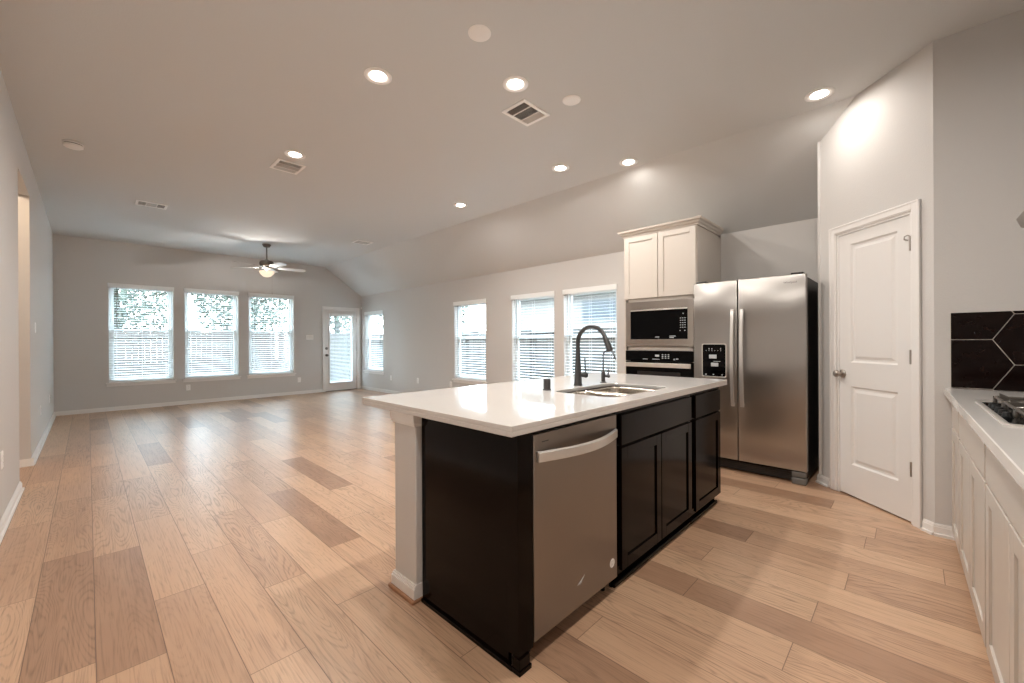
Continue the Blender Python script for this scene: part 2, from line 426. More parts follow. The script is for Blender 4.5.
def blind(frame, op, label, wand_side=-1, tilt=7, gap=.045):
    u0, u1, v0, v1 = op
    t = thing('window_blind', frame @ Vector((u0, v0, 0)), label, 'blind', 'white slatted window blinds')
    w0 = -.035
    b = B(frame); b.box(u0-.012, u1+.012, v1-.058, v1+.016, .002, .02); b.box(u0-.012, u0+.004, v1-.058, v1+.016, .001, .02)
    b.build('valance', M['blind'], t, .003)
    b = B(frame); b.box(u0+.006, u1-.006, v1-.05, v1-.004, -.062, -.008); b.build('head_rail', M['blind'], t, .002)
    b = B(frame); a = math.radians(tilt); rot = Matrix(((1, 0, 0), (0, math.cos(a), -math.sin(a)), (0, math.sin(a), math.cos(a))))
    z = v0+.055
    while z < v1-.06:
        b.obox(((u0+u1)/2, z, w0), ((u1-u0)/2-.007, .0014, .024), rot); z += gap
    b.build('slats', M['blind'], t, smooth=False)
    b = B(frame); b.box(u0+.008, u1-.008, v0+.006, v0+.028, w0-.025, w0+.025); b.build('bottom_rail', M['blind'], t, .003)
    for k in (.12, .5, .88):
        uu = u0+(u1-u0)*k; b = B(frame)
        b.cyl((uu, v0+.02, w0+.027), (uu, v1-.02, w0+.027), .0012, n=6); b.cyl((uu, v0+.02, w0-.027), (uu, v1-.02, w0-.027), .0012, n=6); b.build('ladder_cord', M['blind'], t)
    uu = u0+.12*(u1-u0) if wand_side < 0 else u1-.12*(u1-u0)
    B(frame).cyl((uu, v1-.80, w0+.036), (uu, v1-.05, w0+.034), .0042, .004, n=8).build('tilt_wand', M['rubber'], t)
    return t

WL = ['far left window with white sill', 'far middle window with white sill', 'far window nearest the ceiling fan', 'small side window in far corner', 'side window in middle of right wall', 'side window behind island faucet end', 'side window nearest the oven cabinet']
BL = ['white slatted blind on the far-wall window nearest the left wall', 'white slatted blind on the middle one of three far-wall windows', 'white slatted blind below the ceiling fan, nearest the glazed back door', 'white slatted blind on the side-wall window in the far corner by the back door',
      'white slatted blind on the side-wall window standing alone, its whole sill visible', 'white slatted side-wall blind directly beyond the short black air gap cap', 'white slatted blind behind the tall faucet, next to the oven cabinet']
n = 1
for op in BACKWIN:
    window(n, F_BACK, op, WL[n-1]); blind(F_BACK, op, BL[n-1]); n += 1
for op in RIGHTWIN:
    window(n, F_RIGHT, op, WL[n-1]); blind(F_RIGHT, op, BL[n-1], wand_side=1 if n == 4 else -1); n += 1

# ------------------------------------------------------------------ doors
def casing(frame, u0, u1, top, parent, cw=.057):
    b = B(frame)
    for (a, c, w_) in ((0, cw, .010), (.008, cw-.010, .015), (cw-.014, cw, .019)):
        b.box(u0-c, u0-a, 0, top+c, 0, w_); b.box(u1+a, u1+c, 0, top+c, 0, w_); b.box(u0-a, u1+a, top+a, top+c, 0, w_)
    return b.build('door_casing', M['trim'], parent, .002)
def jamb(frame, u0, u1, top, parent, d):
    b = B(frame); b.box(u0, u0+.016, 0, top, -d, .0); b.box(u1-.016, u1, 0, top, -d, .0); b.box(u0+.016, u1-.016, top-.016, top, -d, .0)
    return b.build('door_jamb', M['trim'], parent, .001)
def knob(frame, u, v, parent, m, name='door_knob', side=1):
    b = B(frame); b.lathe([(.033, .0), (.033, .006), (.028, .010), (.013, .012), (.012, .034), (.022, .040), (.0285, .052), (.027, .064), (.018, .071), (.004, .073)], (u, v, .0), (0, 0, 1), 24)
    return b.build(name, m, parent)

# glazed back door
r = struct_root('door_1', F_BACK @ Vector((BDOOR[0], 0, 0)), 'white glazed back door with blind', 'door')
casing(F_BACK, BDOOR[0], BDOOR[1], BDOOR[3], r); jamb(F_BACK, BDOOR[0], BDOOR[1], BDOOR[3], r, .13)
F_BD = FR((0, YB+.022, 0), (0, -1, 0))
d0, d1, dt = BDOOR[0]+.019, BDOOR[1]-.019, 2.015
g0, g1, g2, g3 = 4.175, 4.735, .20, 1.885
b = B(F_BD); b.box(d0, g0, .012, dt, -.045, 0); b.box(g1, d1, .012, dt, -.045, 0); b.box(g0, g1, .012, g2, -.045, 0); b.box(g0, g1, g3, dt, -.045, 0)
sl = b.build('door_slab', M['door'], r, smooth=False)
b = B(F_BD)
for (a, w_) in ((.026, .012), (.014, .018)):
    b.box(g0-a, g0, g2-a, g3+a, .0, w_); b.box(g1, g1+a, g2-a, g3+a, .0, w_); b.box(g0, g1, g2-a, g2, .0, w_); b.box(g0, g1, g3, g3+a, .0, w_)
b.build('glazing_bead', M['door'], sl, .002)
B(F_BD).box(g0, g1, g2, g3, -.026, -.020).build('pane', M['glass'], sl, smooth=False)
for vv, nm in ((1.06, 'deadbolt'), (.895, 'door_knob')):
    b = B(F_BD); b.lathe([(.032, 0), (.032, .008), (.024, .014)] + ([(.024, .022), (.010, .024)] if nm == 'deadbolt' else [(.012, .016), (.012, .04), (.027, .048), (.028, .062), (.016, .072)]), (4.098, vv, 0), (0, 0, 1), 20)
    b.build(nm, M['bronze'], sl)
for vv in (.28, 1.03, 1.78):
    b = B(F_BD); b.cyl((d1+.006, vv-.05, .006), (d1+.006, vv+.05, .006), .007, n=10); b.build('hinge', M['nickel'], sl)
b = B(F_BACK); b.box(BDOOR[0]+.017, BDOOR[1]-.017, 0.0005, .011, -.13, .01); b.build('threshold', M['bronze'], r, .003)
# its blind is screwed to the door face
FBL = FR((0, YB+.022-.019, 0), (0, -1, 0))
t = thing('door_blind', FBL @ Vector((g0, g2, 0)), 'narrow white slatted blind hung on the glazed back door', 'blind', None)
B(FBL).box(g0-.024, g1+.024, g3-.025, g3+.045, .001, .04).build('head_rail', M['blind'], t, .003)
b = B(FBL); a = math.radians(8); rot = Matrix(((1, 0, 0), (0, math.cos(a), -math.sin(a)), (0, math.sin(a), math.cos(a)))); z = g2+.04
while z < g3-.03: b.obox(((g0+g1)/2, z, .02), ((g1-g0)/2+.012, .001, .014), rot); z += .034
b.build('slats', M['blind'], t, smooth=False)
B(FBL).box(g0-.016, g1+.016, g2-.008, g2+.016, .003, .036).build('bottom_rail', M['blind'], t, .003)
B(FBL).cyl((g0+.13, g3-.62, .044), (g0+.13, g3-.02, .043), .0042, n=8).build('tilt_wand', M['rubber'], t)

# pantry door, on the angled wall
r = struct_root('door_2', F_PAN @ Vector((PDOOR[0], 0, 0)), 'white two panel pantry door', 'door')
casing(F_PAN, PDOOR[0], PDOOR[1], PDOOR[3], r, .060); jamb(F_PAN, PDOOR[0], PDOOR[1], PDOOR[3], r, .099)
F_PD = FR(P45 + Vector((1, -1, 0)).normalized()*.004, (-1, 1, 0))
d0, d1 = PDOOR[0]+.0185, PDOOR[1]-.0185
b = B(F_PD); T = .035
pans = [(-.625, -.243, .25, .852), (-.625, -.243, 1.037, 1.948)]
b.box(d0, pans[0][0], .012, 2.03, -T, 0); b.box(pans[0][1], d1, .012, 2.03, -T, 0)
b.box(pans[0][0], pans[0][1], .012, .25, -T, 0); b.box(pans[0][0], pans[0][1], .852, 1.037, -T, 0); b.box(pans[0][0], pans[0][1], 1.948, 2.03, -T, 0)
for (a0, a1, c0, c1) in pans:
    def ring(i, w_): return [(a0+i, c0+i, w_), (a1-i, c0+i, w_), (a1-i, c1-i, w_), (a0+i, c1-i, w_)]
    b.loft([ring(0, 0), ring(.012, -.011), ring(.026, -.011), ring(.046, -.003)], cap0=False, cap1=True)
sl = b.build('door_slab', M['door'], r, smooth=False)
b = B(F_PD); b.lathe([(.032, .0), (.032, .006), (.026, .011), (.012, .013), (.0115, .03), (.02, .036), (.0275, .048), (.026, .060), (.016, .067), (.004, .069)], (-.700, .945, 0), (0, 0, 1), 24); b.build('door_knob', M['nickel'], sl)
for vv in (.36, 1.097, 1.84):
    b = B(F_PD); b.cyl((d1+.010, vv-.047, .009), (d1+.010, vv+.047, .009), .0075, n=10); b.box(d1-.003, d1+.004, vv-.045, vv+.045, .0, .003)
    h = b.build('hinge', M['nickel'], sl)
    if vv > 1.5:
        b = B(F_PD); b.tube([(d1+.010, vv+.048, .012), (d1+.002, vv+.056, .018), (d1-.012, vv+.050, .026), (d1-.015, vv+.030, .026)], .004, 8); b.cyl((d1-.015, vv+.032, .027), (d1-.015, vv+.026, .002), .005, n=8)
        b.build('hinge_pin_stop', M['nickel'], sl)

# ------------------------------------------------------------------ plates on walls
def outlet(frame, u, v, label, kind='outlet', gangs=1):
    wd = .07+.046*(gangs-1); hh = .115
    t = thing({'outlet': 'electrical_outlet', 'switch': 'light_switch'}[kind], frame @ Vector((u, v, 0)), label, {'outlet': 'outlet', 'switch': 'switch'}[kind], 'white wall outlets' if kind == 'outlet' else None)
    b = B(frame); b.loft([[(p[0], p[1], 0) for p in rrect(u-wd/2, u+wd/2, v-hh/2, v+hh/2, .006, 3)], [(p[0], p[1], .004) for p in rrect(u-wd/2, u+wd/2, v-hh/2, v+hh/2, .006, 3)], [(p[0], p[1], .006) for p in rrect(u-wd/2+.004, u+wd/2-.004, v-hh/2+.004, v+hh/2-.004, .005, 3)]])
    b.build('cover_plate', M['plate'], t)
    if kind == 'outlet':
        for dv in (-.021, .021):
            b = B(frame); b.loft([[(p[0], p[1], .005) for p in rrect(u-.017, u+.017, v+dv-.014, v+dv+.014, .008, 3)], [(p[0], p[1], .0078) for p in rrect(u-.017, u+.017, v+dv-.014, v+dv+.014, .008, 3)]])
            rc = b.build('receptacle', M['plate'], t)
            b = B(frame)
            for du in (-.006, .006): b.box(u+du-.001, u+du+.001, v+dv-.002, v+dv+.007, .0072, .0081)
            b.cyl((u, v+dv-.008, .0072), (u, v+dv-.008, .0081), .0022, n=8); b.build('socket_slot', M['slot'], rc)
    else:
        for k in range(gangs):
            uu = u+(k-(gangs-1)/2)*.046
            b = B(frame); b.prism([(v-.033, .005), (v+.033, .005), (v+.033, .0095), (v, .0075), (v-.033, .0065)], 'x', uu-.0165, uu+.0165); b.build('rocker', M['trim'], t, .0008)
    return t
outlet(F_BACK, 1.39, .33, 'white outlet on the far wall below the gap between the first two windows')
outlet(F_BACK, 3.455, .335, 'white outlet on the far wall below the window nearest the back door')
outlet(F_BACK, 3.70, 1.335, 'white triple light switch plate beside the glazed back door', 'switch', 3)
outlet(F_RIGHT, -8.84, .365, 'white outlet on the low side wall nearest the far corner window')
outlet(F_RIGHT, -7.70, .37, 'white outlet in the blank middle stretch of the low side wall')
outlet(F_RIGHT, -6.53, .37, 'white outlet close beside the sill of the lone side-wall window')
outlet(F_LEFT, 6.86, 1.39, 'white light switch on the left wall just beyond the opening', 'switch', 1)
outlet(F_LEFT, 7.5, .415, 'white outlet low on the left wall, below the light switch')
outlet(F_LEFT, 9.1, .405, 'white outlet low on the left wall beside the far corner')
outlet(F_LEFT, 4.31, .45, 'white outlet at left edge of the photo, before the opening')
t = tag(B(F_RIGHT).box(-10.325, -10.295, 2.07, 2.13, 0, .018).build('door_sensor', M['plate'], None, .003), 'tiny white alarm sensor in the corner above the back door', 'sensor')

# ------------------------------------------------------------------ ceiling fittings
DL = [((1.41, 2.652), 'glowing recessed ceiling light standing alone on the left, farthest from the square vent'),
      ((2.145, 2.037), 'glowing recessed ceiling light beside the square three-section vent'),
      ((1.425, 4.341), 'glowing recessed ceiling light touching the small vent left of centre'),
      ((3.516, 4.375), 'smallest glowing recessed ceiling light, farthest from the kitchen, near the slope'),
      ((3.52, 2.688), 'dim recessed ceiling light left of the one at the slope edge above the oven'),
      ((3.90, 2.10), 'recessed ceiling light right at the slope edge, above the oven cabinet'),
      ((3.84, .50), 'recessed ceiling light in front of the angled pantry wall'),
      ((2.1, .45), 'recessed ceiling light directly over the kitchen aisle'),
      ((.5, .5), 'unseen recessed ceiling light added near the camera for extra light')]  # last entry is an unseen lamp, added for extra light near the camera
def downlight():
    t = thing('recessed_downlight', (0, 0, ZC), 'x', 'ceiling light', 'recessed kitchen ceiling lights')
    b = B(); b.lathe([(.093, .0), (.093, -.004), (.086, -.008), (.062, -.005), (.054, -.002), (.054, .0)], (0, 0, ZC), (0, 0, 1), 36, cap0=False, cap1=False); b.build('trim_ring', M['plate'], t)
    b = B(); b.lathe([(.054, -.0015), (.047, -.0065), (.030, -.010), (.004, -.012)], (0, 0, ZC), (0, 0, 1), 32); b.build('lens', M['lens'], t)
    ld = bpy.data.lights.new('downlight', 'AREA'); ld.shape = 'DISK'; ld.size = .11; ld.energy = LAMP_W; ld.color = LAMP_COL; ld.spread = math.radians(172)
    lo = bpy.data.objects.new('lamp', ld); C.objects.link(lo); lo.parent = t; lo.location = (0, 0, -.016)
    return t
d = downlight()
for i, ((x, y), lb) in enumerate(DL):
    k = d if i == 0 else copy_tree(d)
    k.location = (x, y, ZC); k['label'] = lb
    if i in (5, 6):                   # the lamps close to the oven tower and to the angled wall are dimmed
        lm = [c for c in k.children if c.type == 'LIGHT'][0]; lm.data = lm.data.copy(); lm.data.energy = LAMP_W*(.42 if i == 5 else .26)
for (x, y), lb in (((1.64, 1.852), 'larger round blank ceiling cover plate near the top of the photo'), ((2.588, 1.868), 'smaller round blank ceiling cover plate right of the square vent')):
    t = tag(B().lathe([(.069, 0), (.069, -.004), (.064, -.007), (.003, -.0078)], (x, y, ZC), (0, 0, 1), 32).build('ceiling_cover_plate', M['ventm']), lb, 'cover plate', 'blank round ceiling plates')

def vent(x0, x1, y0, y1, label, secs):
    """secs: list of (x0,x1,y0,y1, along) louver banks in fractions of the inner field"""
    t = thing('ceiling_vent', ((x0+x1)/2, (y0+y1)/2, ZC), label, 'vent', 'white ceiling air vents')
    f = .028; z = ZC
    b = B()
    for a in ((x0, x1, y0, y0+f), (x0, x1, y1-f, y1), (x0, x0+f, y0+f, y1-f), (x1-f, x1, y0+f, y1-f)): b.box(*a, z-.008, z)
    b.build('frame', M['ventm'], t, .002)
    b = B(); b.box(x0+f, x1-f, y0+f, y1-f, z-.0015, z); b.build('duct_opening', M['duct'], t, smooth=False)
    ix, iy = x1-x0-2*f, y1-y0-2*f
    for (a, c, e, g, al, ang) in secs:
        b = B(); u0, u1, v0, v1 = x0+f+a*ix, x0+f+c*ix, y0+f+e*iy, y0+f+g*iy
        rr = math.radians(ang)
        if al == 'x':
            k = v0+.006
            rot = Matrix.Rotation(rr, 3, 'X')
            while k < v1: b.obox(((u0+u1)/2, k, z-.006), ((u1-u0)/2-.003, .0055, .0006), rot); k += .012
        else:
            k = u0+.006
            rot = Matrix.Rotation(rr, 3, 'Y')
            while k < u1: b.obox((k, (v0+v1)/2, z-.006), (.0055, (v1-v0)/2-.003, .0006), rot); k += .012
        b.build('louver_bank', M['ventd'], t, smooth=False)
    for (a, c, e, g, al, ang) in secs[:-1]:
        b = B()
        if a == 0 and c == 1: b.box(x0+f, x1-f, y0+f+g*iy-.004, y0+f+g*iy+.004, z-.009, z-.001)
        else: b.box(x0+f+c*ix-.004, x0+f+c*ix+.004, y0+f, y1-f, z-.009, z-.001)
        b.build('divider', M['ventm'], t)
vent(2.32, 2.63, 2.112, 2.362, 'largest white ceiling vent with three louver sections, above the island', [(0, .30, 0, 1, 'y', -50), (.30, .70, 0, 1, 'x', 50), (.70, 1, 0, 1, 'y', 40)])
vent(1.335, 1.602, 4.543, 4.838, 'white ceiling vent touching the small light left of centre', [(0, 1, 0, .3, 'x', 50), (0, 1, .3, .7, 'y', 50), (0, 1, .7, 1, 'x', -50)])
vent(.44, .76, 7.14, 7.37, 'narrow white ceiling vent in front of the first far window', [(0, .3, 0, 1, 'y', 50), (.3, .7, 0, 1, 'y', 8), (.7, 1, 0, 1, 'y', -50)])
vent(3.40, 3.70, 7.16, 7.42, 'small white ceiling vent at the slope right of the ceiling fan', [(0, .3, 0, 1, 'y', 50), (.3, .7, 0, 1, 'y', 40), (.7, 1, 0, 1, 'y', -8)])
t = thing('smoke_detector', (-.085, 5.52, ZC), 'round white smoke detector on the ceiling near the left wall', 'smoke detector')
B().lathe([(.062, 0), (.070, -.006), (.070, -.018)], (-.085, 5.52, ZC), (0, 0, 1), 32).build('base', M['plate'], t)
B().lathe([(.064, -.018), (.064, -.024)], (-.085, 5.52, ZC), (0, 0, 1), 32).build('sensing_slot', M['slot'], t)
B().lathe([(.068, -.024), (.066, -.038), (.054, -.046), (.004, -.047)], (-.085, 5.52, ZC), (0, 0, 1), 32).build('cover', M['plate'], t)

# hall light beyond the left opening
t = thing('hall_ceiling_light', (-1.1, 5.75, ZC), 'flush dome light in the side hall, hidden behind the left wall', 'ceiling light')
B().lathe([(.15, 0), (.15, -.02), (.14, -.025)], (-1.1, 5.75, ZC), (0, 0, 1), 28).build('base', M['bronze'], t)
B().lathe([(.135, -.025), (.125, -.055), (.08, -.085), (.004, -.095)], (-1.1, 5.75, ZC), (0, 0, 1), 28).build('dome', M['bowl'], t)
ld = bpy.data.lights.new('hall_lamp', 'POINT'); ld.energy = 22; ld.color = (1, .78, .56); ld.shadow_soft_size = .1
lo = bpy.data.objects.new('lamp', ld); C.objects.link(lo); lo.parent = t; lo.location = (0, 0, -.2)

# ceiling fan
FX, FY = 2.352, 8.705
t = thing('ceiling_fan', (FX, FY, ZC), 'five-blade ceiling fan with lit bowl before the far windows', 'ceiling fan')
B().lathe([(.072, 0), (.070, -.02), (.050, -.052), (.02, -.062)], (FX, FY, ZC), (0, 0, 1), 28).build('canopy', M['bronze'], t)
B().cyl((FX, FY, 2.74), (FX, FY, ZC-.06), .0125, n=14).build('downrod', M['bronze'], t)
B().lathe([(.02, 2.775), (.035, 2.762), (.10, 2.742), (.118, 2.715), (.118, 2.665), (.105, 2.640), (.07, 2.632)], (FX, FY, 0), (0, 0, 1), 32).build('motor_housing', M['bronze'], t)
B().lathe([(.07, 2.632), (.085, 2.62), (.085, 2.605), (.06, 2.598)], (FX, FY, 0), (0, 0, 1), 28).build('switch_housing', M['nickel'], t)
B().cyl((FX, FY, 2.548), (FX, FY, 2.60), .012, n=12).build('bowl_stem', M['nickel'], t)
B().lathe([(.115, 2.556), (.126, 2.552), (.124, 2.535), (.105, 2.495), (.065, 2.458), (.02, 2.444), (.004, 2.443)], (FX, FY, 0), (0, 0, 1), 36).build('light_bowl', M['bowl'], t)
B().lathe([(.002, 2.425), (.010, 2.430), (.012, 2.438), (.006, 2.446)], (FX, FY, 0), (0, 0, 1), 14).build('finial', M['nickel'], t)
b = B(); b.cyl((FX+.07, FY-.06, 2.15), (FX+.07, FY-.06, 2.59), .0022, n=6); b.lathe([(.002, 2.12), (.007, 2.128), (.006, 2.15), (.002, 2.156)], (FX+.07, FY-.06, 0), (0, 0, 1), 10); b.build('pull_chain', M['nickel'], t)
for k in range(5):
    ang = math.radians(6-45.8+30.7+72*k); d = Vector((math.cos(ang), math.sin(ang), 0)); q = Vector((-d.y, d.x, 0)); cp, sp_ = math.cos(math.radians(13)), math.sin(math.radians(13))
    qq = q*cp-Vector((0, 0, 1))*sp_; up = d.cross(qq)
    def PT(r_, s_, h_): return Vector((FX, FY, 2.625)) + d*r_ + qq*s_ + up*h_
    prof = [(.19, .050), (.23, .058), (.40, .066), (.56, .070), (.62, .064), (.65, .045), (.66, .015)]
    lo = [(r_, -s_) for r_, s_ in prof] + [(r_, s_) for r_, s_ in reversed(prof)]
    b = B(); b.loft([[PT(r_, s_, -.004) for r_, s_ in lo], [PT(r_, s_, .004) for r_, s_ in lo]])
    bl = b.build('blade', M['fanw'], t)
    b = B(); lo = [(.095, -.018), (.16, -.014), (.21, -.036), (.27, -.030), (.285, 0), (.27, .030), (.21, .036), (.16, .014), (.095, .018)]
    b.loft([[PT(r_, s_, .004) for r_, s_ in lo], [PT(r_, s_, .008) for r_, s_ in lo]]); b.build('blade_iron', M['bronze'], bl)
ld = bpy.data.lights.new('fan_lamp', 'POINT'); ld.energy = 13; ld.color = LAMP_COL; ld.shadow_soft_size = .018
lo = bpy.data.objects.new('lamp', ld); C.objects.link(lo); lo.parent = t; lo.location = (-.05, -.05, 2.577-ZC)

# ------------------------------------------------------------------ island
def shaker(frame, u0, u1, v0, v1, st=.055, th=.019, rec=.008):
    b = B(frame)
    b.box(u0, u0+st, v0, v1, 0, th); b.box(u1-st, u1, v0, v1, 0, th); b.box(u0+st, u1-st, v0, v0+st, 0, th); b.box(u0+st, u1-st, v1-st, v1, 0, th)
    b.box(u0+st-.002, u1-st+.002, v0+st-.002, v1-st+.002, .001, th-rec)
    return b
IX0, IX1, IY0, IY1 = 1.038, 3.388, 1.015, 2.150
# half wall at the back of the island
r = struct_root('wall_island', (1.06, 1.66, 0), 'painted half wall behind the dark island cabinets', 'wall')
B().box(1.06, 3.325, 1.660, 1.848, 0, .872).build('wall_body', M['wall'], r, .006, 3)
b = B(); b.box(1.046, 3.339, 1.6555, 1.862, .832, .8735); b.box(1.052, 3.333, 1.6575, 1.856, .818, .832); b.build('cap_trim', M['trim'], r, .002)
b = B()
for (e, z0, z1) in ((.014, .018, .064), (.010, .064, .076), (.006, .076, .084)): b.box(1.06-e, 3.325+e, 1.66-.003, 1.848+e, z0, z1)
b.build('baseboard', M['trim'], r, .001)
b = B(); b.box(1.034, 3.351, 1.652, 1.874, 0, .018); b.build('shoe_moulding', M['oakshoe'], r, .005)
# black end panel left of the dishwasher
t = thing('island_end_panel', (1.085, 1.3, 0), 'tall glossy near-black end panel on the island beside the dishwasher', 'panel')
b = B(); b.box(1.088, 1.106, 1.085, 1.651, 0, .872); b.build('panel_face', M['esp'], t, .001)
b = B(); b.box(1.085, 1.166, 1.030, 1.085, .06, .872); b.box(1.106, 1.166, 1.085, 1.60, .10, .872); b.build('corner_stile', M['esp'], t, .001)
b = B(); b.box(1.078, 1.088, 1.06, 1.650, 0, .018); b.build('shoe_moulding', M['esp'], t, .003)
b = B(); b.box(1.083, 1.140, 1.024, 1.062, 0, .058); b.box(1.080, 1.146, 1.020, 1.066, 0, .018); b.build('corner_foot', M['esp'], t, .002)
# dishwasher
FD = FR((0, 1.030, 0), (0, -1, 0))
t = thing('dishwasher', (1.476, 1.3, 0), 'stainless dishwasher with a bowed bar handle in the island', 'dishwasher')
B().box(1.182, 1.772, 1.047, 1.62, .09, .862).build('tub', M['dark'], t)
b = B(FD); b.box(1.173, 1.781, .072, .858, -.0165, .0); b.build('door_panel', M['steel'], t, .004, 3)
b = B(FD); arc = [(1.192+.578*i/16, (.012+.056*math.sin(math.pi*i/16))) for i in range(17)]
loops = []
for i, (u, w_) in enumerate(arc):
    loops.append([(u, .748, w_-.012), (u, .752, w_), (u, .788, w_), (u, .793, w_-.012)])
b.loft(loops)
b.build('bar_handle', M['satin'], t, .002)
b = B(); b.box(1.182, 1.772, 1.10, 1.115, .0, .09); b.build('toe_panel', M['blackm'], t)
for x in (1.2, 1.745):
    b = B(); b.cyl((x, 1.09, 0), (x, 1.09, .09), .012, n=10); b.build('levelling_foot', M['blackm'], t)
b = B(FD); b.lathe([(.021, 0), (.021, .0012)], (1.735, .157, -.0004), (0, 0, 1), 24); bd = b.build('round_sticker', M['plate'], t)
b = B(FD)
for k in range(4): b.box(1.724, 1.746, .148+k*.006, .1505+k*.006, .0006, .0013)
b.build('sticker_print', M['print'], bd)
# swirl emblem etched low on the door: a thin orbit crossing a slanted stroke
b = B(FD); pts = []
for i in range(17):
    q_ = i/16*2-1; pts.append((1.478+.027*q_, .180+.013*q_+.004*q_*q_, .0004))
b.tube(pts, [.0004+.0013*math.sin(math.pi*i/16) for i in range(17)], 6)
b.tube([(1.470, .164, .0004), (1.480, .175, .0004), (1.487, .190, .0004)], [.0006, .0018, .0006], 6); b.build('emblem', M['print'], t)
b = B(FD); b.box(1.222, 1.262, .823, .8265, -.0004, .0006); b.build('status_window', M['dprint'], t)
# cabinets
def dark_cabinet(name, x0, x1, fronts, label, right_end=False):
    t = thing(name, ((x0+x1)/2, 1.3, 0), label, 'cabinet')
    b = B(); b.box(x0, x0+.018, 1.066, 1.650, .10, .872); b.box(x1-.018, x1, 1.066, 1.650, .10, .872)
    b.box(x0+.018, x1-.018, 1.066, 1.650, .10, .118); b.box(x0+.018, x1-.018, 1.640, 1.650, .118, .872)
    b.box(x0, x0+.04, 1.048, 1.066, .10, .872); b.box(x1-.04, x1, 1.048, 1.066, .10, .872); b.box(x0+.04, x1-.04, 1.048, 1.066, .10, .125); b.box(x0+.04, x1-.04, 1.048, 1.066, .845, .872); b.box(x0+.04, x1-.04, 1.048, 1.066, .665, .705)
    b.build('body', M['esp'], t, .001)
    b = B(); b.box(x0, x1-(.04 if right_end else 0), 1.068, 1.083, 0, .0995); b.build('toe_kick', M['esp'], t)
    b = B(); b.box(x0, x1-(.032 if right_end else 0), 1.050, 1.068, 0, .024); b.build('shoe_moulding', M['esp'], t, .006, 3)
    FF = FR((0, 1.047, 0), (0, -1, 0))
    for nm, u0, u1, v0, v1 in fronts:
        if nm == 'door': shaker(FF, u0, u1, v0, v1).build('door', M['esp'], t, .0015)
        else: B(FF).box(u0, u1, v0, v1, 0, .019).build(nm, M['esp'], t, .003)
    return t
dark_cabinet('sink_cabinet', 1.790, 2.752, [('false_drawer_front', 1.826, 2.718, .698, .848), ('door', 1.826, 2.268, .082, .685), ('door', 2.276, 2.718, .082, .685)], 'dark espresso sink cabinet with two doors, right of the dishwasher')
dark_cabinet('base_cabinet', 2.756, 3.300, [('drawer', 2.790, 3.270, .698, .848), ('door', 2.790, 3.270, .082, .685)], 'narrow dark espresso cabinet with one drawer and door at the island end nearest the refrigerator', True)
# countertop with sink cutout
SU0, SU1, SV0, SV1 = 1.925, 2.615, 1.125, 1.545
def slab_with_hole(outer, inner, z0, z1):
    bm = bmesh.new()
    def loop(pts):
        vs = [bm.verts.new((p[0], p[1], z1)) for p in pts]; return [bm.edges.new((vs[i], vs[(i+1) % len(vs)])) for i in range(len(vs))]
    es = loop(outer)+loop(inner)
    bmesh.ops.triangle_fill(bm, use_beauty=True, use_dissolve=False, edges=es)
    fs = list(bm.faces); ex = bmesh.ops.extrude_face_region(bm, geom=fs)
    bmesh.ops.translate(bm, verts=[v for v in ex['geom'] if isinstance(v, bmesh.types.BMVert)], vec=(0, 0, z0-z1))
    bmesh.ops.recalc_face_normals(bm, faces=bm.faces)
    return bm
bm = slab_with_hole([(IX0, IY0), (IX1, IY0), (IX1, IY1), (IX0, IY1)], rrect(SU0, SU1, SV0, SV1, .07, 8), .894, .914)
E_ = .03
for (x0, x1, y0, y1) in ((IX0, IX1, IY0, IY0+E_), (IX0, IX1, IY1-E_, IY1), (IX0, IX0+E_, IY0+E_, IY1-E_), (IX1-E_, IX1, IY0+E_, IY1-E_)):
    q = [bm.verts.new((x, y, z)) for x in (x0, x1) for y in (y0, y1) for z in (.874, .8945)]
    for f in ((0, 1, 3, 2), (4, 6, 7, 5), (0, 4, 5, 1), (2, 3, 7, 6), (0, 2, 6, 4), (1, 5, 7, 3)): bm.faces.new([q[i] for i in f])
bmesh.ops.recalc_face_normals(bm, faces=bm.faces)
me = bpy.data.meshes.new('countertop'); bm.to_mesh(me); bm.free(); me.materials.append(M['quartz'])
o = bpy.data.objects.new('countertop', me); C.objects.link(o); tag(o, 'white quartz island countertop with cut-out for the double sink', 'countertop')
bv = o.modifiers.new('edge', 'BEVEL'); bv.width = .003; bv.segments = 2; bv.limit_method = 'ANGLE'; bv.angle_limit = math.radians(60)
# sink
t = thing('double_sink', ((SU0+SU1)/2, (SV0+SV1)/2, .67), 'stainless double bowl undermount sink in the island countertop', 'sink')
sm = 2.25
for (a0, a1) in ((SU0-.006, sm-.012), (sm+.012, SU1+.006)):
    b = B(); L = []
    for i, z in ((-.0, .8932), (.003, .872), (.008, .74), (.016, .715), (.040, .702), (.10, .698)):
        L.append([(p[0], p[1], z) for p in rrect(a0+i, a1-i, SV0-.006+i, SV1+.006-i, max(.075-i*.5, .02), 8)])
    b.loft(L, cap0=False, cap1=True); o = b.build('bowl', M['sink'], t)
    so = o.modifiers.new('thick', 'SOLIDIFY'); so.thickness = .0015; so.offset = -1
    cx, cy = (a0+a1)/2, (SV0+SV1)/2+.06
    B().lathe([(.044, .6985), (.044, .701), (.036, .7025), (.030, .700), (.004, .6995)], (cx, cy, 0), (0, 0, 1), 24).build('drain', M['satin'], t)
b = B(); b.box(sm-.0115, sm+.0115, SV0+.03, SV1-.03, .80, .884); b.build('divider', M['sink'], t, .008, 3)
